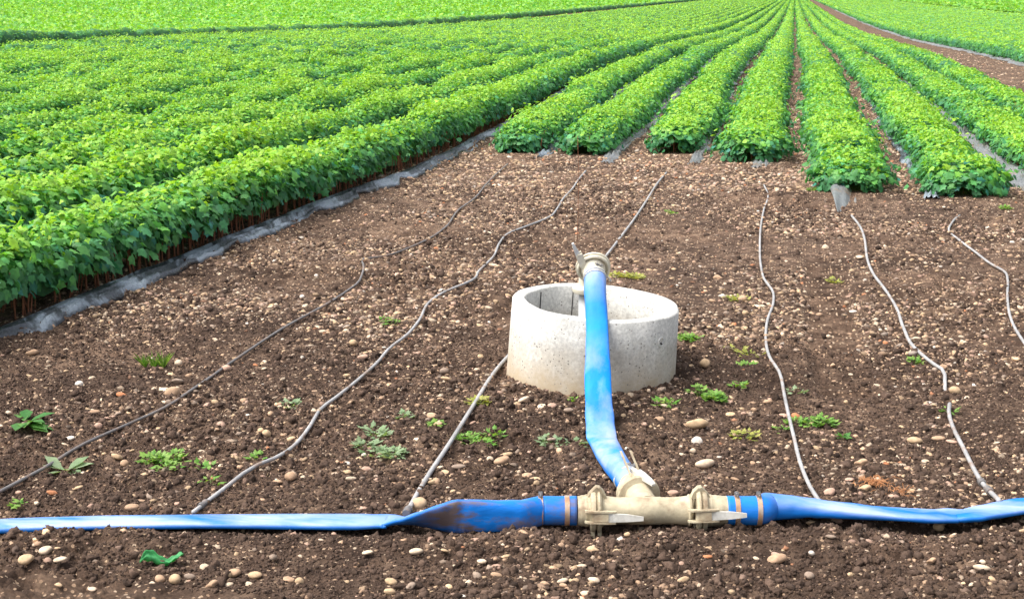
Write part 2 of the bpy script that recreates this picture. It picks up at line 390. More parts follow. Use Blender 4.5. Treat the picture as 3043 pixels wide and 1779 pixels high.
def plate(bm, pts, nrm, t):
    """extrude a polygon (world points) by thickness t along nrm, centred"""
    n = Vector(nrm).normalized() * t / 2
    a = [bm.verts.new(Vector(p) + n) for p in pts]; b = [bm.verts.new(Vector(p) - n) for p in pts]
    bm.faces.new(a); bm.faces.new(b[::-1])
    for i in range(len(pts)):
        j = (i + 1) % len(pts); bm.faces.new((a[i], b[i], b[j], a[j]))
def bevel(bm, w=.003):
    bmesh.ops.bevel(bm, geom=[e for e in bm.edges if len(e.link_faces) == 2 and e.calc_face_angle(0) > R(40)], offset=w, segments=2, affect='EDGES', clamp_overlap=True)

# ------------------------------------------------------------------ ground: one sheet
def build_ground():
    def spread(a, b, n, f): t = np.linspace(0, 1, n + 1)[1:]; return a + (b - a) * t ** f
    u = np.concatenate([-.64 - spread(0, 8, 26, 2.6)[::-1], np.linspace(-.64, .24, 820), .24 + spread(0, 8, 26, 2.6)])
    v = [4.2]; 
    while v[-1] < 30: v.append(v[-1] + .00165 * (v[-1] + 1.2) * (1 if v[-1] < 14 else 1 + (v[-1] - 14) * .25))
    while v[-1] < 4000: v.append(v[-1] * 1.035)
    v = np.concatenate([[-60, -20, -6, 0, 2, 3, 3.7, 4.0], v])
    Yg, U = np.meshgrid(v, u, indexing='ij'); Xg = U * (np.maximum(Yg, 3.5) + 1.2)
    Z = ground_z(Xg.ravel(), Yg.ravel()).reshape(Xg.shape)
    V = np.stack([Xg, Yg, Z], -1).reshape(-1, 3); nv, nu = Xg.shape
    i, j = np.meshgrid(np.arange(nv - 1), np.arange(nu - 1), indexing='ij'); a = (i * nu + j).ravel()
    F = np.stack([a, a + 1, a + nu + 1, a + nu], 1)
    o = np_mesh('ground', V, np.full(len(F), 4), F.ravel(), M['soil'], smooth=True)
    tag(o, kind='structure'); print('ground verts', len(V))
build_ground()

# ------------------------------------------------------------------ foliage
LEAF0_V = np.array([(0, 0, 0), (.22, -.10, -.05), (.50, .05, -.13), (.42, .30, -.10), (.56, .55, -.16), (.27, .62, -.07), (0, 1.02, -.04),
                    (-.27, .62, -.07), (-.56, .55, -.16), (-.42, .30, -.10), (-.50, .05, -.13), (-.22, -.10, -.05), (0, .38, .03)], float)
LEAF0_F = [[0, 1, 2, 3, 12], [12, 3, 4, 5, 6], [12, 6, 7, 8, 9], [0, 12, 9, 10, 11]]
LEAF1_V = np.array([(0, 0, 0), (.5, .15, -.12), (.45, .6, -.12), (0, 1, -.03), (-.45, .6, -.12), (-.5, .15, -.12)], float)
LEAF1_F = [[0, 1, 2, 3], [0, 3, 4, 5]]
LEAF2_V = np.array([(0, 0, 0), (.5, .5, -.1), (0, 1, 0), (-.5, .5, -.1)], float)
LEAF2_F = [[0, 1, 2, 3]]
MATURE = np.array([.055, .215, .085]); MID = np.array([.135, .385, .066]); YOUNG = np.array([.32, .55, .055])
def leaf_cols(n, age_shade, r):
    """young: 0..1 tone, from leaf age and from shade painted into sides and core"""
    t = np.clip(age_shade + r.normal(0, .12, n), 0, 1)[:, None]
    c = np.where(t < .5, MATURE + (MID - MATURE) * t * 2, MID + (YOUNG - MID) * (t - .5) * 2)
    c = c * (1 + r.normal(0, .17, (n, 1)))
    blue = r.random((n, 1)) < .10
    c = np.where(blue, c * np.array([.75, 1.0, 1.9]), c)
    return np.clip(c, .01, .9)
def leaf_cloud(xf, y0, y1, dens, size, lod, hw, hgt, base, r, end0=False, tips=True, seed=0):
    """leaves of a stretch of row; xf(y) centre line, dens leaves per metre"""
    n = int((y1 - y0) * dens)
    if n < 1: return None
    y = r.uniform(y0, y1, n)
    wob = 1 + .44 * (vn(y * 1.25 + seed, np.full(n, seed * 3.1), 71) - .5) + .20 * (vn(y * 4.3, np.full(n, seed), 73) - .5)
    hb = 1 + .42 * (vn(y * 1.05 + 9, np.full(n, seed * 2.3), 75) - .5) + .22 * (vn(y * 3.1, np.full(n, seed + 5.), 77) - .5)
    t = r.uniform(0, 1, n)
    # angle round the cross-section, 0 = right side foot, pi = left side foot
    a = np.pi * (.5 + np.sign(t - .5) * np.abs(2 * t - 1) ** 1.0 * .5)
    a = a + r.normal(0, .05, n)
    depth = 1 - .42 * r.random(n) ** 1.7
    depth = np.where(r.random(n) < .07, 1.03 + .24 * r.random(n) ** 1.5, depth)
    ca, sa = np.cos(a), np.sin(a); e = .78
    px = np.sign(ca) * np.abs(ca) ** e * hw * wob * depth
    pz = np.abs(sa) ** e * (hgt * hb - base) * depth
    if end0:                                              # rounded head of the row
        k = np.clip((y - y0) / .45, 0, 1); k = np.sqrt(1 - (1 - k) ** 2); px = px * (.35 + .65 * k); pz = pz * (.55 + .45 * k)
    px = px + r.normal(0, .018, n)
    x = xf(y) + px; z0 = terr(y) + .055
    z = z0 + base + pz + r.normal(0, .015, n)
    if end0: z = z - (base * .9) * (1 - np.clip((y - y0) / .6, 0, 1)); x = x + r.normal(0, .05, n) * (1 - np.clip((y - y0) / .6, 0, 1))
    bumps = .05 * (vn(x * 6, y * 6, 79) - .4) * np.clip(sa, 0, 1); z = z + bumps
    nr = np.stack([ca * .9, np.zeros(n), np.abs(sa) ** .7 + .15], 1) + r.normal(0, .42, (n, 3))
    if end0: nr[:, 1] -= 1.1 * np.clip(1 - (y - y0) / .35, 0, 1)
    nr[:, 2] = np.abs(nr[:, 2]) + .05
    side = np.abs(ca) ** 1.5
    sp = np.stack([ca * .5 + r.normal(0, .5, n), r.normal(0, .7, n), -side * .9 + r.normal(0, .3, n)], 1)
    rot = frame(nr, sp)
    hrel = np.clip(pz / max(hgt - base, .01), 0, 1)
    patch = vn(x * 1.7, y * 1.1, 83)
    age_shade = .0 + .92 * hrel ** 2.5 * (depth > .74) + .35 * (patch - .5) + .12 * sstep(30, 90, y)  # upper leaves are younger; side and inner leaves also carry painted shade
    sz = size * r.uniform(.62, 1.18, n) * (1 - .28 * np.clip(age_shade, 0, 1))
    tv, tf = ((LEAF0_V, LEAF0_F), (LEAF1_V, LEAF1_F), (LEAF2_V, LEAF2_F))[lod]
    pos = np.stack([x, y, z], 1) - rot[:, :, 1] * (sz * .4)[:, None]
    scl = np.stack([sz * r.uniform(.8, 1.1, n), sz, sz * r.uniform(.5, 1.8, n)], 1)
    out = [instanced(tv, tf, pos, rot, scl, leaf_cols(n, age_shade, r))]
    if tips:                                             # young shoot tips standing out of the top
        m = int((y1 - y0) * dens * .16); y = r.uniform(min(y0 + (.25 if end0 else 0), y1 - .01), y1, m); px = r.uniform(-.85, .85, m)
        wob = 1 + .44 * (vn(y * 1.25 + seed, np.full(m, seed * 3.1), 71) - .5)
        hb = 1 + .42 * (vn(y * 1.05 + 9, np.full(m, seed * 2.3), 75) - .5) + .22 * (vn(y * 3.1, np.full(m, seed + 5.), 77) - .5)
        x = xf(y) + px * hw * wob; z = terr(y) + .055 + base + (hgt * hb - base) * np.clip(1 - np.abs(px) ** 2.6, 0, 1) ** .5 + r.uniform(-.01, .05, m)
        if end0: z -= .1 * np.clip(1 - (y - y0) / .5, 0, 1)
        nr = r.normal(0, .6, (m, 3)); nr[:, 2] = np.abs(nr[:, 2]) + .5
        rot = frame(nr, r.normal(0, 1, (m, 3))); sz = size * r.uniform(.3, .6, m)
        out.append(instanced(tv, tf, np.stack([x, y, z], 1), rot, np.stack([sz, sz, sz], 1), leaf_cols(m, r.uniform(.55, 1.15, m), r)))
    return join(out)
def core(xf, ys, hw, hgt, base, r, seed=0, age_shade=.2):
    """solid leafy body of a row, ragged"""
    ys = np.asarray(ys); n = len(ys); a = np.linspace(-.08, np.pi + .08, 9); ca, sa = np.cos(a), np.clip(np.sin(a), 0, 1)
    wob = 1 + .44 * (vn(ys * 1.25 + seed, np.full(n, seed * 3.1), 71) - .5); hb = 1 + .42 * (vn(ys * 1.05 + 9, np.full(n, seed * 2.3), 75) - .5) + .22 * (vn(ys * 3.1, np.full(n, seed + 5.), 77) - .5)
    X = xf(ys)[:, None] + np.sign(ca) * np.abs(ca) ** .78 * hw * wob[:, None]
    Z = (terr(ys) + .055 + base)[:, None] + sa[None] ** .78 * (hgt * hb - base)[:, None]
    X = X + r.normal(0, .03, X.shape); Z = Z + r.normal(0, .02, X.shape)
    Y = np.repeat(ys[:, None], 9, 1) + r.normal(0, .03, X.shape)
    V = np.stack([X, Y, Z], -1).reshape(-1, 3); j = np.arange(8)
    F = np.concatenate([np.stack([i * 9 + j, i * 9 + j + 1, (i + 1) * 9 + j + 1, (i + 1) * 9 + j], 1) for i in range(n - 1)])
    C = leaf_cols(len(V), np.tile(age_shade * sa ** 2, n), r)  # body coloured dark: shade painted into the gaps between the leaves
    return V, np.full(len(F), 4), F.ravel(), C
# level-of-detail bands: (start, stop, leaves per metre, leaf size, lod, core scale, core step)
BANDS = [(-5, 15, 980, .084, 0, .42, .15), (15, 24, 960, .070, 1, .55, .15), (24, 36, 560, .082, 1, .80, .12), (36, 60, 280, .10, 2, .86, .2), (60, 110, 130, .14, 2, .92, .35), (110, 200, 52, .21, 2, .95, .7), (200, 360, 13, .42, 2, .98, 1.5), (360, 620, 5, .6, 2, .99, 3)]
def vis(x, y):                                            # rows enter the widened picture here
    return y
def foliage(xf, y0, y1, hw, hgt, base, seed, head=False, dmul=1.0):
    r = np.random.default_rng(1000 + int(seed)); parts = []
    for (a, b, dens, size, lod, cs, cstep) in BANDS:
        s, e = max(a, y0), min(b, y1)
        if e - s < .05: continue
        p = leaf_cloud(xf, s, e, dens * dmul, size, lod, hw, hgt, base, r, head and s == y0, lod < 2, seed)
        if p: parts.append(p)
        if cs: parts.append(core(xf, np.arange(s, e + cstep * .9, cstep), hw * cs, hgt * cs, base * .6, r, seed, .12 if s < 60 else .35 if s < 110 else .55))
    return join(parts)
ORD = ['first', 'second', 'third', 'fourth', 'fifth', 'sixth', 'seventh', 'eighth', 'ninth', 'tenth', 'eleventh', 'twelfth', 'thirteenth', 'fourteenth', 'fifteenth', 'sixteenth', 'seventeenth', 'eighteenth', 'nineteenth', 'twentieth', 'twenty-first', 'twenty-second', 'twenty-third', 'twenty-fourth']
def stem_mesh(ys, xs, r, h=.25):
    n = len(ys); a = np.linspace(0, 2 * np.pi, 5, endpoint=False)
    z = terr(ys) + .04; rad = r.uniform(.0045, .0085, n); lx = r.normal(0, .018, n); ly = r.normal(0, .018, n); hh = h * r.uniform(.8, 1.2, n)
    V = []
    for t, rs in ((0, 1.1), (.55, .9), (1, .8)):
        kx = lx * t + .008 * np.sin(t * 5 + xs * 99); ky = ly * t
        V.append(np.stack([xs[:, None] + kx[:, None] + np.cos(a) * rad[:, None] * rs, ys[:, None] + ky[:, None] + np.sin(a) * rad[:, None] * rs, (z + hh * t)[:, None] + 0 * a], -1))
    V = np.stack(V, 1).reshape(-1, 3); j = np.arange(5); j2 = (j + 1) % 5
    f = np.concatenate([np.stack([k * 5 + j, k * 5 + j2, (k + 1) * 5 + j2, (k + 1) * 5 + j], 1) for k in (0, 1)])
    F = (f[None] + (np.arange(n) * 15)[:, None, None]).reshape(-1, 4)
    return V, np.full(len(F), 4), F.ravel()
def make_row(n, label, y0, y1, hw, hgt, base, head, group, xf=None, seed=None, stems_to=0, near_stems=False):
    xf = xf or (lambda y: row_x(n, y)); seed = seed if seed is not None else n + 50
    root = empty('vine_row', (float(xf(np.array([y0]))[0]), y0, float(terr(y0))))
    tag(root, label, 'vine row', group)
    V, s, l, c = foliage(xf, y0, y1, hw, hgt, base, seed, head)
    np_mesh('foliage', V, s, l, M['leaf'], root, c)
    if stems_to > y0:
        r = np.random.default_rng(500 + n)
        if near_stems:
            # the hundred vine stems that show largest are parts of their own
            ys0 = np.sort(np.linspace(8.6, 14.6, 100) + r.normal(0, .012, 100))
            for i, yy in enumerate(ys0):
                xx = float(xf(np.array([yy]))[0]) + hw * .62 + r.normal(0, .02)
                V, s, l = stem_mesh(np.array([yy]), np.array([xx]), r, .26); np_mesh('stem', V, s, l, M['stem'], root, smooth=True)
            ys = r.uniform(y0, stems_to, int((stems_to - y0) * 40)); ln = r.integers(0, 3, len(ys))
            keep = ~((ys > 8.5) & (ys < 14.7) & (ln == 2)); ys = ys[keep]; ln = ln[keep]
        else:
            ys = r.uniform(y0 + .15, stems_to, int((stems_to - y0) * 26)); ln = r.integers(0, 3, len(ys))
        xs = xf(ys) + (ln - 1) * hw * .62 + r.normal(0, .02, len(ys))
        V, s, l = stem_mesh(ys, xs, r, .22); o = np_mesh('stems', V, s, l, M['stem'], root, smooth=True); o['kind'] = 'stuff'
    return root
G_MAIN = 'vine rows of the main plot'
tot = 0
for n in range(-21, 4):
    if n < 0:
        k = -n; lab = '%s vine row left of the bare brown furrow%s' % (ORD[k - 1], {1: ', its near end rounded', 5: ', red stems showing along the bare soil'}.get(k, ''))
    else:
        k = n + 1; lab = '%s vine row right of the bare brown furrow%s' % (ORD[k - 1], {1: ', grey film flap at its near end', 4: ', bordering the dirt road'}.get(k, ''))
    x0 = row_x0(n)
    y0 = Y_START.get(n, max(2.5, abs(x0) / .66 - 1.2))
    left = n <= -5
    make_row(n, lab, y0, 620, (.325 if n == -5 else .30 if left else {3: .33, 2: .36, -1: .40}.get(n, .375)), (.49 if left else {3: .25, 2: .29, 1: .31, 0: .32}.get(n, .34)), .145 if n == -5 else .11 if left else .08, n in Y_START, G_MAIN, stems_to=(26 if n >= -9 else 0), near_stems=(n == -5))
G_R = 'vine rows of the plot beyond the road'
for i in range(RIGHT_ROWS):
    xr = RIGHT0 + i * PITCH_ROW
    make_row(100 + i, '%s vine row beyond the dirt road at top right' % ORD[i], max(14.0, xr / .19 * .8), 620, .44, .40, .08, False, G_R, xf=(lambda y, xr=xr: xr + .04 * np.sin(y * .2 + xr)), seed=200 + i)
# first hedge of the left plot beyond the dark lane
xl = X_GAP_L1 - .45
make_row(300, 'vine row edging the far left plot behind the dark lane', 36, 620, .45, .58, .03, False, 'vine rows of the far left plot', xf=lambda y: xl + .05 * np.sin(y * .2), seed=300)
def far_plot(label, x_of, ylo, yhi, seed):
    """distant plots that read as one green mass"""
    r = np.random.default_rng(seed); parts = []
    for (a, b, dens, size) in ((36, 70, 34, .17), (70, 120, 16, .26), (120, 220, 7, .4), (220, 400, 2.4, .65), (400, 640, .9, 1.0)):
        xa, xb = x_of(a, b); area = (b - a) * abs(xb - xa); n = int(area * dens)
        y = r.uniform(a, b, n); x = r.uniform(min(xa, xb), max(xa, xb), n)
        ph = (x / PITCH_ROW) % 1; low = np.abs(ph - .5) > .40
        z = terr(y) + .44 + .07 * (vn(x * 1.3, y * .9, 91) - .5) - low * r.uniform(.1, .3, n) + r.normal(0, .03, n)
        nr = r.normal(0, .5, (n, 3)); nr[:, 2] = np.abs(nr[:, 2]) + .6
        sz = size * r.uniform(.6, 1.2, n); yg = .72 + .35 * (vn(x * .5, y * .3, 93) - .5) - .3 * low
        parts.append(instanced(LEAF2_V, LEAF2_F, np.stack([x, y, z], 1), frame(nr, r.normal(0, 1, (n, 3))), np.stack([sz, sz, sz], 1), leaf_cols(n, yg, r)))
        # leafy body under the loose leaves
        ny = int((b - a) / (size * 3)) + 2; nx = min(int(abs(xb - xa) / .28) + 2, 900)
        Y, X = np.meshgrid(np.linspace(a, b, ny), np.linspace(min(xa, xb), max(xa, xb), nx), indexing='ij')
        ph = (X / PITCH_ROW) % 1
        Z = terr(Y) + .40 - .16 * (np.abs(ph - .5) > .38) + .06 * (vn(X * 1.3, Y * .9, 91) - .5) + r.normal(0, .03, X.shape)
        V = np.stack([X + r.normal(0, .03, X.shape), Y, Z], -1).reshape(-1, 3)
        i, j = np.meshgrid(np.arange(ny - 1), np.arange(nx - 1), indexing='ij'); q0 = (i * nx + j).ravel()
        F = np.stack([q0, q0 + 1, q0 + nx + 1, q0 + nx], 1)
        parts.append((V, np.full(len(F), 4), F.ravel(), leaf_cols(len(V), np.full(len(V), .5), r)))
    V, s, l, c = join(parts)
    o = np_mesh('distant_vines', V, s, l, M['leaf'], None, c); tag(o, label, 'vines', None, 'stuff')
far_plot('mass of distant bright green vines beyond the dark lane at the far left', lambda a, b: (xl - .6, -.68 * b - 2), 36, 640, 401)
xr_end = RIGHT0 + RIGHT_ROWS * PITCH_ROW + 1.2
far_plot('mass of distant bright green vines beyond the thin dark line at top right', lambda a, b: (xr_end, max(xr_end + 2, .24 * b + 3)), 36, 640, 402)

# ------------------------------------------------------------------ plastic film along the beds
def film(label, xf, y0, y1, half0, half1, side, mat, seed, step=.05, lift=.012, group='plastic film along the vine rows'):
    """crumpled mulch film showing on one side of a bed; side +1 right, -1 left"""
    ys = np.arange(y0, y1, step); us = np.linspace(0, 1, 11)
    Y, U = np.meshgrid(ys, us, indexing='ij'); edge = half1 * (1 + .22 * (vn(Y * 2.3, Y * 0 + seed, 5) - .5) + .12 * (vn(Y * 7, Y * 0 + seed, 6) - .5))
    X = xf(Y) + side * (half0 + U * (edge - half0))
    Z, _ = smooth_z(X.ravel(), Y.ravel()); Z = Z.reshape(X.shape) + lift + .022 * vn(Y * 3 + U * 2, U * 5 + seed, 7) * U + .03 * (vn(Y * .9 + seed, U * 3, 12)) * np.sin(U * 3.1)
    Z = Z + .020 * np.sin(U * 22 + 4 * vn(Y * .8, U * 0 + seed, 14)) * sstep(0, .3, U)
    dip = sstep(.55, .75, vn(Y * 1.3, Y * 0 + seed + 4, 9)); Z = Z - .03 * dip * sstep(.5, 1, U)
    V = np.stack([X, Y, Z], -1).reshape(-1, 3); nu = len(us)
    i, j = np.meshgrid(np.arange(len(ys) - 1), np.arange(nu - 1), indexing='ij'); a = (i * nu + j).ravel()
    F = np.stack([a, a + 1, a + nu + 1, a + nu], 1)
    o = np_mesh('plastic_film', V, np.full(len(F), 4), F.ravel(), mat, smooth=True)
    md = o.modifiers.new('thick', 'SOLIDIFY'); md.thickness = .002
    return tag(o, label, 'plastic film', group)
rx = lambda n: (lambda y: row_x(n, y))
film('shiny black plastic film along the right foot of the long left vine row', rx(-5), 3.5, 30, .26, .46, 1, M['film'], 1)
film('grey plastic film at the right foot of the row that ends left of the ring', rx(-4), Y_START[-4] - .25, 40, .25, .45, 1, M['film'], 2)
film('crumpled pale film at the right foot of the third row left of the furrow', rx(-3), Y_START[-3] - .55, 44, .25, .46, 1, M['film_grey'], 3)
film('pale film scraps along the right foot of the second row left of the furrow', rx(-2), Y_START[-2] - .8, 60, .25, .41, 1, M['film_grey'], 4)
film('short grey film end poking from under the first row left of the furrow', rx(-1), Y_START[-1] - .35, Y_START[-1] + 3, 0, .2, 1, M['film_grey'], 5)
film('grey film showing on the left foot of the second row right of the furrow', rx(1), Y_START[1] - .1, 30, .25, .40, -1, M['film'], 6)
film('wide grey film on the left foot of the third row right of the furrow', rx(2), 13.0, 34, .25, .50, -1, M['film_grey'], 7)
film('thin grey film line edging the far plot along the dirt road', lambda y: 6.75 + 0 * y, 18, 240, .30, .56, -1, M['film_grey'], 8, .25)
# flap at the near end of the first row on the right
def film_flap():
    p = [(2466, 560, .10), (2470, 610, .06), (2492, 636, .015), (2535, 612, .02), (2560, 596, .03), (2548, 570, .09), (2505, 548, .14)]
    r = np.random.default_rng(9); n = 14
    A = at(2462, 552, .10); B = at(2538, 556, .10); Cc = at(2490, 640, .01); D_ = at(2545, 606, .012)
    V = []
    for i in range(n):
        for j in range(n):
            s, t = i / (n - 1), j / (n - 1); p0 = (A.lerp(B, s)).lerp(Cc.lerp(D_, s), t)
            p0.z += .035 * math.sin(s * 5 + t * 2) * (1 - t * .5) + .05 * math.sin(s * math.pi) * (1 - t) + .012 * math.sin(11 * s + 3 * t); V.append(p0[:])
    a = np.array([[i * n + j, i * n + j + 1, (i + 1) * n + j + 1, (i + 1) * n + j] for i in range(n - 1) for j in range(n - 1)])
    o = np_mesh('film_flap', V, np.full(len(a), 4), a.ravel(), M['film_grey'], smooth=True); m = o.modifiers.new('thick', 'SOLIDIFY'); m.thickness = .002
    tag(o, 'loose grey film flap hanging from the near end of the row right of the furrow', 'plastic film', 'plastic film along the vine rows')
film_flap()

# ------------------------------------------------------------------ concrete ring
RB = RINGC
TILT = Matrix.Rotation(R(3.6), 3, HD) @ Matrix.Rotation(R(1.0), 3, RT)
def build_ring():
    root = empty('concrete_ring', (RB.x, RB.y, -.045)); tag(root, 'pitted pale concrete well ring standing tilted in the soil', 'concrete ring')
    prof = [(0, .458), (.06, .455), (.30, .449), (.462, .445), (.470, .437), (.472, .430), (.470, .386), (.462, .378), (.30, .376), (0, .376)]
    bm = bmesh.new(); ns = 96; rings = []
    for (t, r_) in prof:
        ring = []
        for k in range(ns):
            a = 2 * math.pi * k / ns; e = .0025 * math.sin(7 * a + t * 9) + .0015 * math.sin(17 * a + t * 31)
            ring.append(bm.verts.new(((r_ + e) * math.cos(a), (r_ + e) * math.sin(a), t + .002 * math.sin(5 * a + r_ * 40))))
        rings.append(ring)
    for i in range(len(rings)):
        A, B = rings[i], rings[(i + 1) % len(rings)]
        for k in range(ns): bm.faces.new((A[k], A[(k + 1) % ns], B[(k + 1) % ns], B[k]))
    o = fin('ring_wall', bm, M['concrete'], root, auto=50); o.matrix_parent_inverse = Matrix.Identity(4)
    # hook hole on the outside right, iron stub, two dark seams inside
    front = math.atan2(-HD.y, -HD.x)
    def surf(a, t, r_): return Vector((r_ * math.cos(a), r_ * math.sin(a), t))
    ah = front + R(28 + 0); ah = front + math.asin((1954 - 1765) / 246.0 * .96)
    c0 = surf(ah, .345, .4475); nrm = Vector((math.cos(ah), math.sin(ah), 0))
    h = lathe('lifting_hole', c0, nrm, [(-.02, .026), (.001, .027), (.0035, .024), (.0015, .018), (-.02, .017)], M['concrete'], root, 20); h.matrix_parent_inverse = Matrix.Identity(4)
    h = lathe('iron_pin', c0 + Vector((0, 0, -.006)), nrm + Vector((0, 0, -.5)), [(-.01, .005), (.008, .0045)], M['iron'], root, 8); h.matrix_parent_inverse = Matrix.Identity(4)
    for px in (1617, 1717):
        s = (px - 1775) / 205.0; ai = front + math.pi - math.asin(max(-1, min(1, s)))
        c1 = surf(ai, .30, .3745); tv = Vector((-math.sin(ai), math.cos(ai), 0)); bm = bmesh.new()
        plate(bm, [c1 - tv * .003 - Vector((0, 0, .14)), c1 + tv * .003 - Vector((0, 0, .14)), c1 + tv * .002 + Vector((0, 0, .15)), c1 - tv * .002 + Vector((0, 0, .15))], surf(ai, 0, 1), .004)
        h = fin('dark_seam', bm, M['iron'], root); h.matrix_parent_inverse = Matrix.Identity(4)
    root.rotation_euler = TILT.to_euler()
build_ring()

# ------------------------------------------------------------------ standpipe with its upper coupling
D_R = RB.dot(HD)
def clamp_band(name, c, ax, r, w, mat, parent, bolt_dir=None, t=.0025):
    o = lathe(name, c, ax, [(-w / 2, r), (-w / 2, r + t), (w / 2, r + t), (w / 2, r)], mat, parent, 40, closed=True)
    if bolt_dir is not None:
        b = Vector(bolt_dir).normalized(); ax = Vector(ax).normalized(); s = ax.cross(b)
        bm = bmesh.new(); p = Vector(c) + b * (r + t + .006)
        for sg in (-1, 1): plate(bm, [p + s * sg * .010 - ax * w * .45 - b * .008, p + s * sg * .010 + ax * w * .45 - b * .008, p + s * sg * .012 + ax * w * .4 + b * .008, p + s * sg * .012 - ax * w * .4 + b * .008], s, .003)
        u = ax; vv = b; 
        ring0 = [[bm.verts.new(p + s * k + (u * math.cos(a) + vv * math.sin(a)) * .0035) for a in [2 * math.pi * i / 8 for i in range(8)]] for k in (-.024, .024)]
        for i in range(8): bm.faces.new((ring0[0][i], ring0[0][(i + 1) % 8], ring0[1][(i + 1) % 8], ring0[1][i]))
        bm.faces.new(ring0[0][::-1]); bm.faces.new(ring0[1])
        fin('clamp_bolt', bm, M['steel'], o)
    return o
def lever(parent, c, ax, rad, tipdir, length, w=.02, rt=1.0, mat=None):
    """two bracket plates with a tapering closing lever; rad = outward direction, tipdir along which the blade points"""
    tp = Vector(tipdir).normalized(); rad = Vector(rad); rad = (rad - tp * rad.dot(tp)).normalized(); mat = mat or M['plastic']; s = rad.cross(tp).normalized(); c = Vector(c)
    bl = .060 if w > .015 else .046
    bm = bmesh.new()
    for sg in (-1, 1):
        pc = c + s * sg * w
        plate(bm, [pc - tp * bl - rad * .020, pc + tp * bl - rad * .020, pc + tp * bl + rad * .006, pc + tp * bl * .6 + rad * .016, pc - tp * bl * .7 + rad * .016, pc - tp * bl + rad * .004], s, .0065)
    bevel(bm, .0015); br = fin('lever_bracket', bm, mat, parent)
    bm = bmesh.new()
    plate(bm, [c - tp * .030 + rad * .006, c + tp * .0 + rad * .014, c + tp * .03 + rad * .014, c + tp * .03 - rad * .014, c - tp * .03 - rad * .012], s, w * 1.5)
    bevel(bm, .003); fin('lever_pivot', bm, mat, br)
    bm = bmesh.new(); a0 = c + tp * .030; a1 = c + tp * (.03 + length)
    q0 = [a0 + s * w * .80 + rad * .010 * rt, a0 - s * w * .80 + rad * .010 * rt, a0 - s * w * .80 - rad * .008 * rt, a0 + s * w * .80 - rad * .008 * rt]
    am = a0.lerp(a1, .55); q1 = [am + s * w * .72 + rad * .010 * rt, am - s * w * .65 + rad * .010 * rt, am - s * w * .65 - rad * .003 * rt, am + s * w * .72 - rad * .003 * rt]
    q2 = [a1 + s * w * .42 + rad * .012, a1 - s * w * .34 + rad * .012, a1 - s * w * .34 + rad * (.004 - .008 * (rt - 1)), a1 + s * w * .42 + rad * (.004 - .008 * (rt - 1))]
    vs = [[bm.verts.new(p) for p in q_] for q_ in (q0, q1, q2)]
    for i in (0, 1):
        for k in range(4): bm.faces.new((vs[i][k], vs[i][(k + 1) % 4], vs[i + 1][(k + 1) % 4], vs[i + 1][k]))
    bm.faces.new(vs[0][::-1]); bm.faces.new(vs[2]); bevel(bm, .0025); fin('lever_handle', bm, M['zinc'], parent)
def ring_of(r0, r1, w, dome=True):
    return [(-w / 2, r0), (-w / 2, r1 * .93 + r0 * .07), (-w * .25, r1), (w * .25, r1), (w / 2, r1 * .93 + r0 * .07), (w / 2, r0)]
CPL = atd(1763, 797, D_R - .06)                     # centre of the coupling
AXC = (-HD * math.cos(R(25)) + Vector((0, 0, -1)) * math.sin(R(25)) + RT * .05).normalized()    # its mouth looks down at the camera side
def build_standpipe():
    px = atd(1748, 900, D_R + .03)
    root = empty('standpipe', (px.x, px.y, 0)); tag(root, 'grey standpipe with beige lever coupling rising out of the concrete ring', 'standpipe')
    tube('riser_pipe', [(px.x, px.y, -.05), (px.x, px.y, .2), (px.x, px.y, CPL.z - .16)], .052, M['pvc'], root, 24, 1)
    back = CPL - AXC * .045
    tube('elbow', [(px.x, px.y, CPL.z - .15), (px.x, px.y, CPL.z - .10), Vector((px.x, px.y, CPL.z - .05)).lerp(back, .35), back, CPL - AXC * .01], .054, M['plastic_pale'], root, 24, 4)
    lathe('lower_flange', (px.x, px.y, CPL.z - .128), (0, 0, 1), [(-.022, .055), (-.02, .082), (-.006, .088), (.006, .088), (.012, .080), (.018, .058)], M['plastic_pale'], root, 36)
    fl = lathe('coupling_flange', CPL, AXC, [(-.024, .056), (-.022, .084), (-.016, .093), (-.006, .093), (-.002, .082), (.001, .082), (.004, .088), (.014, .088), (.018, .082), (.016, .076), (.004, .072), (.002, .060)], M['plastic_pale'], root, 48)
    lathe('coupling_socket', CPL, AXC, [(-.01, .066), (.012, .065), (.020, .063), (.028, .058), (.046, .057), (.050, .0560), (.070, .0555), (.074, .050)], M['plastic_pale'], root, 40)
    U1 = (Vector((0, 0, 1)) - AXC * AXC.z).normalized(); S1 = AXC.cross(U1)
    if S1.dot(RT) < 0: S1 = -S1
    # lever on the upper left
    rad = (U1 * math.sin(R(38)) - S1 * math.cos(R(38))).normalized()
    c = CPL + rad * .088 + AXC * .006; tp = (U1 * .93 - S1 * .36 - AXC * .1).normalized()
    lever(root, c, AXC, rad, tp, .085, w=.0149, rt=1.5, mat=M['plastic_pale'])
    rad2 = (-U1 * math.sin(R(28)) + S1 * math.cos(R(28))).normalized(); c2 = CPL + rad2 * .083 + AXC * .016
    bm = bmesh.new(); tp2 = (-U1 * .8 + S1 * .5).normalized(); s2 = AXC
    plate(bm, [c2 - rad2 * .008 - tp2 * .02, c2 + rad2 * .010 - tp2 * .018, c2 + rad2 * .010 + tp2 * .034, c2 - rad2 * .004 + tp2 * .040], s2, .014); bevel(bm, .003)
    fin('hook_lug', bm, M['zinc'], root)
    return root
build_standpipe()

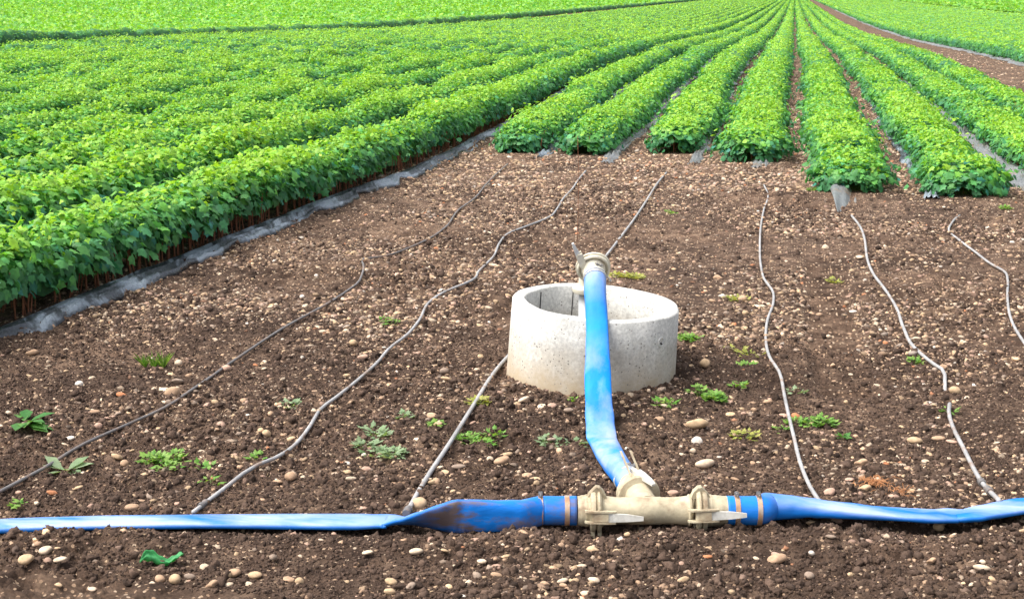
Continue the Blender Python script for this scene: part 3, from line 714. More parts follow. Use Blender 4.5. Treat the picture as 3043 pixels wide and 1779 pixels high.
# ------------------------------------------------------------------ hose from the standpipe down to the tee
def build_riser_hose():
    s0 = CPL + AXC * .055; root_o = empty('blue_riser_hose', tuple(s0)); tag(root_o, 'dusty bright blue flat hose hanging from the standpipe over the ring to the tee', 'hose')
    e = RB.dot(HD)
    secs = [(CPL + AXC * .060, .0560, .0560, 0, (.9, .1)), (CPL + AXC * .105, .0575, .0560, 0, (.9, 0)),
            (atd(1768, 868, D_R - .25), .057, .046, 0, (.4, 0)), (atd(1772, 915, D_R - .36), .056, .036, 0, (.05, 0)),
            (atd(1775, 985, D_R - .53), .056, .029, 0, (.05, 0)), (atd(1776, 1060, D_R - .69), .060, .025, 0, (.4, 0)),
            (atd(1777, 1140, D_R - .86), .064, .023, 0, (.6, 0)), (atd(1780, 1210, D_R - 1.0), .067, .022, 0, (.7, 0)),
            (atd(1784, 1262, D_R - 1.10), .068, .022, .04, (.6, 0)), (at(1788, 1302, .055), .070, .012, .02, (.9, .1)), (at(1796, 1318, .062), .066, .024, -.04, (1, .1)),
            (at(1812, 1350, .070), .061, .036, -.10, (1, .2)), (at(1834, 1385, .074), .056, .044, -.15, (.9, .4)), (at(1860, 1418, .074), .0545, .0535, 0, (.8, .8)), (at(1878, 1441, .072), .0535, .0535, 0, (.8, .8))]
    loft('hose', secs, M['hose_up'], root_o, 30, 2.2, sub=7, wrinkle=.28, linear=True)
    a = (CPL + AXC * .070)
    clamp_band('hose_clamp', a, AXC, .0575, .016, M['zinc'], root_o, bolt_dir=(Vector((0, 0, 1)) + RT * .35))
    clamp_band('hose_clamp', CPL + AXC * .093, AXC, .0582, .010, M['zinc'], root_o)
    d = (at(1878, 1441, .072) - at(1860, 1418, .070)).normalized()
    clamp_band('hose_clamp', at(1864, 1423, .0705), d, .0548, .022, M['zinc'], root_o, bolt_dir=(Vector((0, 0, 1)) + RT * .3 + HD * .2))
    return d
TEE_AX = RT.copy()
build_riser_hose()

# ------------------------------------------------------------------ main hose, tee, couplings
TZ = .062
TC = at(1925, 1516, TZ)                                  # middle of the tee
def on_axis(px): # point on the tee axis at picture column px
    a = ray(px, 1516); a_h = a / a.dot(HD); D = TC.dot(HD)
    return Vector((0, 0, CAM_H)) + a_h * D + Vector((0, 0, TC.z - CAM_H - a_h.z * D))
def build_tee():
    root = empty('tee_fitting', (TC.x, TC.y, 0)); tag(root, 'muddy beige tee fitting joining the three blue hoses by lever couplings', 'pipe fitting')
    L0, R0 = on_axis(1783), on_axis(2052); ax = (R0 - L0).normalized(); ln = (R0 - L0).length
    lathe('tee_body', L0, ax, [(-.005, .052), (0, .062), (.008, .0645), (.014, .058), (.045, .0545), (.06, .0525), (ln / 2 - .055, .0525), (ln / 2 - .052, .0545), (ln / 2 + .06, .0545), (ln / 2 + .063, .0525), (ln - .06, .0525), (ln - .045, .0545), (ln - .014, .058), (ln - .008, .0645), (ln, .062), (ln + .005, .052)], M['plastic'], root, 48)
    # branch towards the riser hose
    B1 = at(1878, 1441, .072); bdir = (B1 - at(1925, 1500, TZ)).normalized(); bdir = (B1 - TC).normalized()
    bl = (B1 - TC).length
    lathe('branch', TC, bdir, [(.02, .0535), (.12, .0545), (.135, .062), (.142, .084), (.152, .0885), (.160, .086), (.164, .078)], M['plastic'], root, 40)
    lathe('coupling_flange', TC + bdir * .182, bdir, [(-.012, .060), (-.010, .080), (-.002, .0845), (.010, .0845), (.018, .078), (.022, .066)], M['plastic'], root, 44)
    lathe('branch_collar', TC + bdir * .182, bdir, [(.015, .070), (.03, .062), (.04, .059), (max(bl - .182, .06), .0555)], M['plastic'], root, 36)
    up = Vector((0, 0, 1)); sx = bdir.cross(up).normalized()
    if sx.dot(RT) < 0: sx = -sx
    upb = sx.cross(bdir); upb = upb if upb.z > 0 else -upb
    # raised lever on the branch: two arms stand up and lean back, handle slopes to the right
    base = TC + bdir * .185 + upb * .080
    bm = bmesh.new()
    for (o0, o1) in ((sx * -.022, 0), (sx * .018, 0)):
        p = base + o0; t1 = (bdir * .55 + upb * .65 - sx * .28).normalized(); n1 = sx
        plate(bm, [p - bdir * .03 - upb * .020, p + bdir * .012 - upb * .016, p + t1 * .105 + bdir * .009, p + t1 * .108 - bdir * .005], n1, .009)
    bevel(bm, .002); fin('lever_bracket', bm, M['plastic'], root)
    bm = bmesh.new(); tp = (-bdir * .80 + sx * .45 - upb * .16).normalized(); s = tp.cross(upb).normalized(); b0 = base + upb * .006
    qs = []
    for (t, w, h, o) in ((-.035, .008, .006, 0), (0, .018, .011, 0), (.03, .016, .010, .002), (.075, .013, .007, .0), (.098, .010, .004, -.004)):
        cc = b0 + tp * t + upb * o; qs.append([bm.verts.new(cc + s * w * i + upb * h * j) for i, j in ((1, 1), (-1, 1), (-1, -1), (1, -1))])
    for i in range(len(qs) - 1):
        for k in range(4): bm.faces.new((qs[i][k], qs[i][(k + 1) % 4], qs[i + 1][(k + 1) % 4], qs[i + 1][k]))
    bm.faces.new(qs[0][::-1]); bm.faces.new(qs[-1]); bevel(bm, .002); fin('lever_handle', bm, M['zinc'], root)
    # left and right couplings of the run
    for side, pxc, sockx in ((-1, 1773, 1716), (1, 2079, 2160)):
        c = on_axis(pxc); o = ax * side
        f = lathe('coupling_flange', c, o, [(-.018, .052), (-.017, .078), (-.010, .086), (-.002, .086), (.001, .074), (.004, .074), (.007, .084), (.018, .084), (.024, .080), (.028, .062), (.030, .054)], M['plastic'], root, 48)
        ln2 = (on_axis(sockx) - c).length
        lathe('coupling_socket', c + o * .02, o, [(0, .066), (.015, .0625), (.022, .0640), (.03, .0605), (.038, .061), (ln2 * .6, .0585), (ln2 * .62, .0575), (ln2 - .02, .0565)], M['plastic'], root, 40)
        # hinge hump on top
        bm = bmesh.new(); hb = c + up * .078
        pr = [(-.038, -.022), (-.026, .004), (-.010, .020), (.004, .022), (.016, .010), (.034, -.010), (.040, -.024)]
        plate(bm, [hb + o * a * (1 if side > 0 else 1) + up * b for a, b in pr], HD, .034); bevel(bm, .005); fin('hinge_hump', bm, M['plastic'], root)
        # lever on the camera side, blade pointing right in both
        rad = (-HD * .985 + up * .17).normalized(); cy = c + rad * .090 + up * (-.010 if side < 0 else -.004)
        lever(root, cy + RT * (.010 if side < 0 else .004), RT, rad, RT + up * (-.03 if side < 0 else .02), .135, w=.021)
        bm = bmesh.new(); fb = c - up * .088 - HD * .02        # foot lugs below
        for k in (-.016, .010): plate(bm, [fb + RT * (k + .008) + up * .03, fb + RT * (k - .008) + up * .03, fb + RT * (k - .007) - up * .016, fb + RT * (k + .007) - up * .016], HD, .05)
        bevel(bm, .002); fin('foot_lug', bm, M['plastic'], root)
build_tee()
def s_at(x, ytop, ybot, a, b, roll, dm, lift=0):
    """section of the main hose: picture column x, top and bottom rows of its outline (2520 scale)"""
    yc = (ytop + ybot) / 2; return (q(x, yc, .028 + lift), a, b, roll, dm)
def build_main_hose_left():
    root = empty('blue_supply_hose', tuple(q(700, 1290))); tag(root, 'long dusty blue flat hose lying left of the tee, twisted near its clamps', 'hose', 'blue hoses joined to the tee')
    zt = TZ
    P = [s_at(-2600, 1330, 1366, .078, .016, .1, (1, 0), .0), s_at(-330, 1292, 1328, .078, .016, .1, (1, 0), .0), s_at(35, 1278, 1307, .077, .018, .12, (1, 0)), s_at(250, 1268, 1303, .079, .018, .12, (1, 0)),
         s_at(475, 1264, 1300, .081, .017, .12, (1, 0), .004), s_at(700, 1264, 1301, .082, .017, .10, (1, 0)), s_at(880, 1263, 1302, .084, .016, .08, (.8, 0)), s_at(945, 1262, 1301, .085, .014, .10, (.6, 0)),
         s_at(957, 1262, 1301, .085, .013, .12, (.6, 0)), s_at(1000, 1262, 1300, .083, .015, .36, (.45, .2), .010), s_at(1045, 1256, 1300, .080, .017, .68, (.4, .6), .020), s_at(1090, 1249, 1300, .076, .020, 1.02, (.4, 1.1), .030), s_at(1120, 1243, 1299, .073, .021, 1.30, (.4, 1.4), .036), s_at(1138, 1239, 1299, .069, .023, 1.48, (.5, 1.5), .038), s_at(1180, 1239, 1299, .067, .027, 1.50, (.5, 1.5), .037), s_at(1230, 1240, 1299, .064, .032, 1.50, (.5, 1.2), .035), s_at(1285, 1239, 1297, .061, .042, 1.50, (.4, .9), .034)]
    P += [(on_axis(1330 * K), .0575, .055, 1.5, (.4, .8)), (on_axis(1375 * K), .0565, .0565, 1.5, (.3, .8)), (on_axis(1419 * K), .0575, .0575, 1.5, (.4, .7))]
    loft('hose', P, M['hose'], root, 36, 2.6, sub=7, wrinkle=.25, linear=True)
    for px in (1330, 1395): clamp_band('hose_clamp', on_axis(px * K), TEE_AX, .0572, .019, M['copper'], root, bolt_dir=(0, 0, 1) if px == 1330 else None)
def build_main_hose_right():
    root = empty('blue_supply_hose', tuple(q(2200, 1290))); tag(root, 'blue flat hose lying right of the tee, kinked near the picture edge', 'hose', 'blue hoses joined to the tee')
    P = [(on_axis(1788 * K), .0575, .0575, 0, (.2, .3)), (on_axis(1830 * K), .0565, .0565, 0, (.1, .5)), (on_axis(1872 * K), .0575, .0575, 0, (.1, .6)),
         (q(1888, 1246, .057), .0575, .055, .0, (.3, .4)), (q(1945, 1246, .053), .063, .044, .1, (.5, .2)), (q(2005, 1249, .047), .071, .033, .14, (.9, 0)), (q(2080, 1255, .043), .078, .023, .12, (1, 0)), (q(2200, 1264, .034), .080, .017, .12, (.9, 0)),
         (q(2300, 1270, .032), .082, .017, .14, (.6, 0)), (q(2345, 1268, .030), .083, .016, .1, (.8, 0)), (q(2388, 1269, .034), .086, .018, .22, (.6, 0)), (q(2435, 1258, .032), .082, .018, .15, (1, 0)), (q(2520, 1243, .030), .080, .017, .12, (1, 0)), (q(2850, 1215, .026), .08, .017, .1, (1, 0)), (q(3600, 1225, .02), .08, .017, .1, (1, 0)), (q(5200, 1260, .02), .08, .017, .1, (1, 0))]
    loft('hose', P, M['hose'], root, 36, 2.6, sub=7, wrinkle=.3, linear=True)
    clamp_band('hose_clamp', on_axis(1812 * K), TEE_AX, .0572, .019, M['copper'], root, bolt_dir=(0, 0, 1))
    clamp_band('hose_clamp', on_axis(1866 * K), TEE_AX, .0575, .019, M['copper'], root, bolt_dir=(0, 0, 1))
build_main_hose_left(); build_main_hose_right()

# ------------------------------------------------------------------ drip tubes
G_T = 'thin drip tubes running from the rows to the blue hose'
def drip(label, pts, rad, mat, lift=.004, connector=None, last_z=None):
    W = []
    for i, (x, y, *bu) in enumerate(pts):
        p = q(x, y)
        for _ in range(2):
            z = float(ground_z(np.array([p.x]), np.array([p.y]))[0]); p = q(x, y, z * .7 + .016 + rad)
        if bu: p.z -= bu[0]
        W.append(p)
    if last_z is not None: W[-1] = q(*pts[-1][:2], last_z)
    root = empty('drip_tube', tuple(W[-1])); tag(root, label, 'drip tube', G_T)
    # dense resample so that the tube lies on the lumpy soil
    d = np.r_[0, np.cumsum([(W[i + 1] - W[i]).length for i in range(len(W) - 1)])]; A = np.array([p[:] for p in W])
    T = np.arange(0, d[-1], .12); T = np.r_[T, d[-1]]
    m = np.gradient(A, d, axis=0); i = np.clip(np.searchsorted(d, T, side='right') - 1, 0, len(d) - 2); h = (d[i + 1] - d[i])[:, None]; t = ((T - d[i])[:, None]) / h
    B = (2 * t ** 3 - 3 * t ** 2 + 1) * A[i] + (t ** 3 - 2 * t ** 2 + t) * h * m[i] + (-2 * t ** 3 + 3 * t ** 2) * A[i + 1] + (t ** 3 - t ** 2) * h * m[i + 1]
    loft('tube', [(p, rad, rad, 0) for p in B], mat, root, 8, 2.0, sub=1)
    for c in (connector or []):
        k = int(np.argmin([(Vector(b) - q(*c[:2], .02)).length for b in B])); k = min(max(k, 1), len(B) - 2); ax = Vector(B[k + 1]) - Vector(B[k - 1])
        lathe('connector', B[k], ax, [(-c[2], rad * 1.05), (-c[2], rad * 1.5), (-c[2] * .5, rad * 1.75), (-c[2] * .3, rad * 1.35), (c[2] * .3, rad * 1.35), (c[2] * .5, rad * 1.75), (c[2], rad * 1.5), (c[2], rad * 1.05)], M['tube'], root, 14)
    return root
drip('grey drip tube with a sharp kink, leftmost, leaving the picture at the left edge', [(1250, 403), (1225, 425), (1195, 455), (1165, 490), (1130, 515), (1095, 560), (1050, 590), (1000, 612), (950, 629), (905, 636), (893, 637), (894, 650), (893, 668), (885, 690), (855, 715), (800, 750), (700, 805), (600, 870), (470, 960), (390, 1010), (300, 1050), (200, 1095), (110, 1150), (35, 1190), (-60, 1240)], .008, M['tube'])
drip('grey wavy drip tube meeting the blue hose at the left', [(1442, 420), (1425, 440), (1408, 465), (1385, 490), (1370, 515), (1355, 532), (1300, 555), (1250, 575), (1228, 600), (1215, 630), (1180, 665), (1150, 695), (1100, 715), (1060, 740), (1030, 790), (1000, 825), (960, 855), (930, 890), (880, 935), (830, 975), (790, 1005), (765, 1045), (735, 1085), (690, 1120), (620, 1150), (560, 1195), (475, 1260)], .009, M['tube_pale'], connector=[(484, 1254, .03)], last_z=.03)
drip('straight pale drip tube passing behind the concrete ring to the hose twist', [(1640, 425), (1615, 455), (1590, 495), (1560, 540), (1530, 580), (1495, 625), (1430, 700), (1320, 810), (1247, 880), (1225, 905), (1160, 1005), (1100, 1100), (1050, 1175), (1000, 1262)], .0105, M['tube_pale'], connector=[(1004, 1254, .03)], last_z=.035)
drip('pale snaking drip tube right of the concrete ring', [(1880, 455), (1890, 480), (1880, 515), (1872, 560), (1870, 610), (1872, 650), (1880, 685), (1903, 720), (1903, 745), (1888, 790), (1885, 840), (1895, 880), (1920, 920), (1930, 970), (1943, 1030), (1955, 1080), (1970, 1140), (1990, 1190), (2016, 1232)], .009, M['tube_pale'], last_z=.05)
drip('grey drip tube with a black joiner meeting the blue hose at the right', [(2095, 530), (2115, 555), (2128, 590), (2135, 640), (2150, 675), (2180, 715), (2205, 755), (2225, 810), (2255, 860), (2290, 890), (2325, 918), (2325, 932), (2326, 948), (2328, 958, .075), (2334, 984, .075), (2337, 994), (2335, 1010), (2345, 1050), (2370, 1100), (2395, 1150), (2415, 1185), (2460, 1232)], .010, M['tube_pale'], connector=[(2408, 1176, .022), (2450, 1220, .03)], last_z=.04)
drip('bent drip tube nearest the right edge of the picture', [(2362, 530), (2345, 545), (2335, 562), (2360, 590), (2400, 620), (2440, 650), (2472, 668), (2480, 690), (2479, 725), (2490, 790), (2560, 900)], .009, M['tube_pale'])

# thin rusty rod behind the standpipe
def rod():
    b = at(1714, 730); t = b + Vector((.0, 0, .90)) 
    o = tube('wire_stake', [b - Vector((0, 0, .05)), b.lerp(t, .5) + RT * .01, t], .002, M['stem'], None, 6, 3); tag(o, 'thin rusty wire stake standing behind the standpipe coupling', 'stake')
rod()

# ------------------------------------------------------------------ stones
def ico(sub):
    bm = bmesh.new(); bmesh.ops.create_icosphere(bm, subdivisions=sub, radius=1); bm.verts.ensure_lookup_table()
    V = np.array([v.co[:] for v in bm.verts]); F = [[v.index for v in f.verts] for f in bm.faces]; bm.free(); return V, F
ICO0, ICO1, ICO2 = ico(1), ico(2), ico(3)
PAL = {'tan': (.40, .27, .175), 'pale cream': (.56, .45, .33), 'pinkish': (.42, .28, .21), 'grey brown': (.26, .20, .155), 'rusty orange': (.42, .18, .085), 'sandy': (.47, .34, .21), 'white': (.66, .60, .52)}
def in_view(p, m=0.0):
    d = p - Vector((0, 0, CAM_H)); z = d.dot(C_F); return (W_PX / 2 + F_PX * d.dot(C_R) / z, H_PX / 2 - F_PX * d.dot(C_U) / z)
def pix(X, Y, Z):
    d = np.stack([X, Y, Z - CAM_H], 1); z = d @ np.array(C_F); return W_PX / 2 + F_PX * (d @ np.array(C_R)) / z, H_PX / 2 - F_PX * (d @ np.array(C_U)) / z
def stone_shapes():
    out = {}
    for kind, (sc, pw, jit) in {'round': ((1, .95, .78), 1, .08), 'oval': ((1.35, .85, .62), 1, .07), 'flat': ((1.25, 1.0, .40), 1, .09), 'angular': ((1.15, .9, .7), 1, .22), 'long': ((1.65, .75, .55), 1, .08)}.items():
        L_ = []
        for v in range(5):
            r = np.random.default_rng(v * 13 + len(kind)); V, F = ICO2; D = V.copy()
            k = np.ones(len(V))
            for _ in range(4):
                dv = r.normal(size=3); dv /= np.linalg.norm(dv); k += jit * .5 * np.sin((V @ dv) * (2.2 + r.random() * 1.5) + r.random() * 6)
            if kind == 'angular':
                for _ in range(6):
                    dv = r.normal(size=3); dv /= np.linalg.norm(dv); cut = .62 + .2 * r.random(); pr = (D * k[:, None]) @ dv; k = np.where(pr > cut, k * cut / np.maximum(pr, .01), k)
            L_.append((D * k[:, None] * np.array(sc), F))
        out[kind] = L_
    return out
SHAPES = stone_shapes(); STONE_ME = {}
def stone_mesh(kind, v, colour):
    key = (kind, v, colour)
    if key not in STONE_ME:
        V, F = SHAPES[kind][v]; r = np.random.default_rng(hash(key) % 1000 if False else (v * 31 + len(kind) * 7 + len(colour)))
        c = np.array(PAL[colour]) * (1 + .0 * r.random()); me_o = None
        me = bpy.data.meshes.new('stone'); me.from_pydata([tuple(p) for p in V], [], F)
        a = me.color_attributes.new('col', 'FLOAT_COLOR', 'POINT'); c4 = np.ones((len(V), 4)); n = vn(V[:, 0] * 2 + v, V[:, 1] * 2 + V[:, 2], 3)[:, None]; c4[:, :3] = c * (.85 + .3 * n); a.data.foreach_set('color', c4.ravel())
        me.polygons.foreach_set('use_smooth', [kind != 'angular' or True] * len(F)); me.materials.append(M['stone']); STONE_ME[key] = me
    return STONE_ME[key]
def zone(px, py):                                          # 2520-scale picture position to landmark words
    if py > 1300:
        return ['in front of the blue hose at lower left', 'in front of the twist in the blue hose', 'in front of the beige tee fitting', 'in front of the right hand blue hose'][0 if px < 600 else 1 if px < 1330 else 2 if px < 1900 else 3]
    x1 = np.interp(py, [400, 640, 870, 1050, 1190], [1250, 893, 600, 300, 35]); x2 = np.interp(py, [420, 600, 750, 890, 1005, 1150, 1260], [1442, 1228, 1060, 930, 790, 620, 475])
    x3 = np.interp(py, [425, 625, 880, 1005, 1260], [1640, 1495, 1247, 1160, 1000]); x4 = np.interp(py, [455, 600, 720, 840, 970, 1225], [1880, 1870, 1903, 1885, 1930, 2012]); x5 = np.interp(py, [530, 640, 810, 918, 1050, 1225], [2095, 2135, 2225, 2325, 2345, 2455])
    far = 'far ' if py < 640 else ('middle ' if py < 900 else 'near ')
    part = {'far ': 'by the rows', 'middle ': 'halfway down', 'near ': 'by the hose'}[far]
    if px < x1: return ('between black film and leftmost drip tube' + (', low down' if py > 900 else ''))
    if px < x2: return 'between the two leftmost tubes, ' + part
    if px < x3: return 'between the wavy and straight tubes, ' + part
    if px < x4:
        return ('behind the concrete ring' if py < 760 else 'just right of the concrete ring' if (px > 1640 and py < 960) else 'between the straight tube and riser hose' if px < 1480 else 'between riser hose and snaking tube')
    if px < x5: return 'between the snaking and joined tubes, ' + part
    return 'right of the joined drip tube, ' + part
used = set()
def put_stone(px, py, wpx, colour, kind, group='stones on the bare soil', ang=None, r=random):
    p = q(px, py); z = float(ground_z(np.array([p.x]), np.array([p.y]))[0]); p = q(px, py, z)
    depth = (p - Vector((0, 0, CAM_H))).dot(C_F); size = wpx * K * depth / F_PX / 2
    sx = {'round': 1, 'oval': 1.3, 'flat': 1.25, 'angular': 1.1, 'long': 1.55}[kind]; sc = size / sx
    zn = zone(px, py); big = 'large' if size > .024 else 'medium' if size > .0165 else 'small'
    kinds = ['round', 'oval', 'flat', 'angular', 'long']; cols = list(PAL)
    combo = (colour, kind, big, zn)
    if combo in used:
        alts = [(c, k) for c in cols for k in kinds if (c, k, big, zn) not in used and c not in ('white', 'rusty orange')] or [(c, k) for c in cols for k in kinds if (c, k, big, zn) not in used]
        if alts: colour, kind = random.choice(alts)
    used.add((colour, kind, big, zn))
    o = bpy.data.objects.new('stone', stone_mesh(kind, random.randrange(5), colour)); COL.objects.link(o)
    yaw = (random.uniform(-.6, .6) + YAW) if ang is None else ang
    o.location = p + Vector((0, 0, sc * .36)); o.scale = (sc,) * 3; o.rotation_euler = (random.uniform(-.3, .3), random.uniform(-.3, .3), yaw)
    shape = {'round': 'round', 'oval': 'oval', 'flat': 'flattish', 'angular': 'angular', 'long': 'long'}[kind]
    tag(o, ('%s %s %s stone %s' % (big, colour, shape, zn)), 'stone', group)
    return p, size
HAND = [(425, 972, 38, 'tan', 'round'), (435, 942, 26, 'tan', 'round'), (403, 962, 30, 'pale cream', 'flat'), (1030, 1246, 42, 'sandy', 'round'), (1235, 1137, 38, 'tan', 'oval'), (1315, 1185, 32, 'sandy', 'oval'), (1735, 1146, 46, 'pale cream', 'oval'), (1912, 1380, 48, 'tan', 'oval'), (2250, 1088, 38, 'sandy', 'oval'), (2310, 1082, 34, 'tan', 'long'), (2342, 1090, 30, 'pinkish', 'flat'), (1715, 1050, 52, 'sandy', 'angular'), (1460, 1358, 34, 'sandy', 'angular'), (1325, 1325, 26, 'sandy', 'round'), (1024, 1360, 34, 'pale cream', 'oval'), (575, 1414, 40, 'tan', 'oval'), (627, 1418, 34, 'sandy', 'oval'), (505, 1400, 26, 'pale cream', 'round'), (326, 1252, 36, 'tan', 'oval'), (345, 1236, 28, 'tan', 'long'), (128, 1216, 26, 'rusty orange', 'angular'), (926, 703, 26, 'rusty orange', 'oval'), (1735, 898, 26, 'sandy', 'round'), (1298, 1172, 26, 'tan', 'flat'), (1222, 1418, 28, 'tan', 'oval'), (150, 1380, 36, 'pale cream', 'flat'), (118, 1357, 32, 'pale cream', 'angular'), (196, 948, 22, 'white', 'round'), (80, 872, 30, 'tan', 'angular'), (232, 1018, 22, 'white', 'round'), (545, 1050, 24, 'pinkish', 'round'), (225, 1305, 32, 'grey brown', 'round'), (1050, 1182, 26, 'pale cream', 'long'), (2060, 1285, 30, 'pinkish', 'oval'), (2085, 1320, 34, 'pale cream', 'flat'), (2120, 1143, 30, 'tan', 'angular'), (1995, 1290, 28, 'sandy', 'angular'), (2310, 1300, 28, 'sandy', 'round'), (1545, 950, 24, 'tan', 'oval'), (1400, 1012, 26, 'tan', 'oval'), (1290, 985, 26, 'grey brown', 'oval'), (1630, 962, 26, 'tan', 'oval'), (2000, 1240, 30, 'tan', 'oval'), (1740, 1372, 26, 'rusty orange', 'long'), (2415, 1400, 34, 'pale cream', 'flat'), (560, 1416, 20, 'sandy', 'round'), (1350, 1255, 30, 'tan', 'long'), (2350, 965, 28, 'sandy', 'round'), (2200, 1225, 28, 'pinkish', 'oval'), (300, 975, 26, 'rusty orange', 'oval')]
for h in HAND: put_stone(*h)
def blocked(px, py):
    if py > 1222 and py < 1312: return True                 # hose and tee
    if 1235 < px < 1680 and 690 < py < 985: return True
    if 1425 < px < 1530 and py < 1120: return True
    if px > 1470 and px < 1650 and 1080 < py < 1230: return True
    if py < np.interp(px, [0, 480, 1000, 1230, 1900, 2100, 2520], [905, 715, 480, 412, 450, 540, 560]): return True
    return False
cnt = len(HAND); rs = random.Random(5)
while cnt < 300:
    px, py = rs.uniform(20, 2500), 600 + 860 * rs.random() ** .8
    if blocked(px, py): continue
    w = (12 + 14 * rs.random() ** 1.6) * (.55 + .75 * (py / 1450))
    put_stone(px, py, w, rs.choices(['tan', 'pale cream', 'sandy', 'pinkish', 'grey brown', 'white', 'rusty orange'], [5, 4, 5, 3, 1.5, .7, .5])[0], rs.choices(['round', 'oval', 'flat', 'angular', 'long'], [3, 4, 2, 3, 1.5])[0]); cnt += 1
PALV = np.array([PAL[k] for k in ('tan', 'pale cream', 'sandy', 'pinkish', 'grey brown', 'white', 'rusty orange')])
def scatter(name, label, cat, n, y_rng, size_fn, mat, template, cols, seed, sink=.25, flat=(.45, .8), mask=None, xr=(-.62, .22)):
    r = np.random.default_rng(seed)
    lo, hi = y_rng; y = lo + (hi - lo) * r.random(n) ** 1.0; x = r.uniform(xr[0], xr[1], n) * (y + .8)
    keep = np.ones(n, bool)
    for k in range(-8, 4):
        st = Y_START.get(k, 0); keep &= ~((np.abs(x - row_x(k, y)) < (.1 if k == -5 else .33)) & (y > st))
    keep &= ~((x < row_x(-5, y) - .1) & True)
    rr = np.hypot(x - RINGC.x, y - RINGC.y); keep &= (rr > .47) | (rr < .3)
    if mask is not None: keep &= mask(x, y, r)
    x, y = x[keep], y[keep]; n = len(x); s = size_fn(n, r, y)
    z = ground_z(x, y); tv, tf = template
    rot = rand_rot(n, r) if flat is None else None
    if rot is None:
        nr = r.normal(0, .28, (n, 3)); nr[:, 2] = 1; rot = frame(nr, r.normal(0, 1, (n, 3)))
        scl = np.stack([s * r.uniform(.8, 1.5, n), s * r.uniform(.7, 1.1, n), s * r.uniform(flat[0], flat[1], n)], 1)
    else: scl = np.stack([s * r.uniform(.7, 1.3, n), s * r.uniform(.7, 1.3, n), s * r.uniform(.7, 1.2, n)], 1)
    pos = np.stack([x, y, z + s * (sink if cols is clod_cols else -.08)], 1)
    V, sz, lp, C = instanced(tv, tf, pos, rot, scl, cols(n, r))
    # irregular shapes: push every vertex in or out a little
    k = len(tv); ctr = np.repeat(pos, k, axis=0); V = ctr + (V - ctr) * (1 + r.normal(0, .19 if cols is stone_cols else .30, (len(V), 1)))
    return V, sz, lp, C
def stone_cols(n, r):
    c = PALV[r.choice(7, n, p=[.28, .16, .22, .13, .17, .02, .02])]; d = r.random((n, 1)) ** 1.3 * .8
    return np.clip((c * (1 - d) + np.array([.115, .08, .058]) * d) * 1.05 * (1 + r.normal(0, .2, (n, 1))), .03, .8)
def clod_cols(n, r):
    return np.array([.078, .053, .040]) * (1 + r.normal(0, .28, (n, 1))).clip(.45, 1.9)
dens_m = lambda lo: (lambda x, y, r: r.random(len(x)) < (1 - .8 * rut(x, y)[0]) * np.clip(lo + 1.6 * (vn(x / .8, y / .8, 101) - .35), .12, 1))
def psize(a, b, p=2.2): return lambda n, r, y: (a + b * r.random(n) ** p)
parts = [scatter('', '', '', 26000, (4.4, 8.2), psize(.0035, .0125, 2.2), None, ICO1, stone_cols, 1, mask=lambda x, y, r: dens_m(.18)(x, y, r) & (r.random(len(x)) < np.where(y < 5.7, .55, 1))),
         scatter('', '', '', 60000, (8.2, 15), psize(.0055, .018, 3.0), None, ICO0, stone_cols, 2, mask=dens_m(.30)),
         scatter('', '', '', 62000, (15, 30), psize(.012, .020), None, ICO0, stone_cols, 3, mask=dens_m(.7)),
         scatter('', '', '', 5000, (30, 60), psize(.02, .02), None, ICO0, stone_cols, 4, mask=dens_m(.7), xr=(-.05, .22)),
         scatter('', '', '', 26000, (4.4, 14), psize(.005, .015, 2.2), None, ICO0, stone_cols, 5, mask=dens_m(.3), xr=(.22, .62))]
V, s_, l_, C_ = join(parts); parts_ = None; o = np_mesh('pebbles', V, s_, l_, M['stone'], None, C_, True); tag(o, 'countless small tan and cream pebbles strewn over the dark soil', 'pebbles', None, 'stuff'); print('pebble verts', len(V))
parts = [scatter('', '', '', 26000, (4.4, 8.2), psize(.004, .015, 3.6), None, ICO1, clod_cols, 11, .05, None, dens_m(.45)),
         scatter('', '', '', 20000, (8.2, 15), psize(.007, .017, 3), None, ICO0, clod_cols, 12, .0, None, dens_m(.45)),
         scatter('', '', '', 90000, (4.4, 8.5), psize(.0025, .0055, 2), None, ICO0, clod_cols, 13, .2, None, None),
         scatter('', '', '', 26000, (4.4, 12), psize(.005, .015, 2.8), None, ICO0, clod_cols, 14, .1, None, dens_m(.45), xr=(.22, .62))]
V, s_, l_, C_ = join(parts); o = np_mesh('soil_clods', V, s_, l_, M['clod'], None, C_, False); tag(o, 'loose dark brown crumbs and clods of soil covering the bare ground', 'soil clods', None, 'stuff')

def debris():
    r = np.random.default_rng(77); n = 2600; y = r.uniform(4.5, 14, n); x = r.uniform(-.6, .2, n) * (y + .8)
    k = (x > row_x(-5, y) + .5) & (np.hypot(x - RINGC.x, y - RINGC.y) > .5) & (vn(x / .7, y / .7, 55) > .38); x, y = x[k], y[k]; n = len(x)
    T = np.array([(-1, 0, 0), (0, .07, .06), (1, 0, 0), (0, -.07, .06), (0, 0, -.04)]); F = [[0, 1, 3], [1, 2, 3], [0, 4, 1], [1, 4, 2], [2, 4, 3], [3, 4, 0]]
    nr = r.normal(0, .3, (n, 3)); nr[:, 2] = 1; ln = r.uniform(.006, .026, n)
    V, s, l, c = instanced(T, F, np.stack([x, y, ground_z(x, y) + .003], 1), frame(nr, r.normal(0, 1, (n, 3))), np.stack([ln, ln * .9, ln * .6], 1), np.array([.40, .29, .17]) * r.uniform(.5, 1.3, (n, 1)))
    o = np_mesh('dry_debris', V, s, l, M['stone'], None, c); tag(o, 'scattered dry straw bits and stalks lying on the bare soil', 'debris', None, 'stuff')
debris()
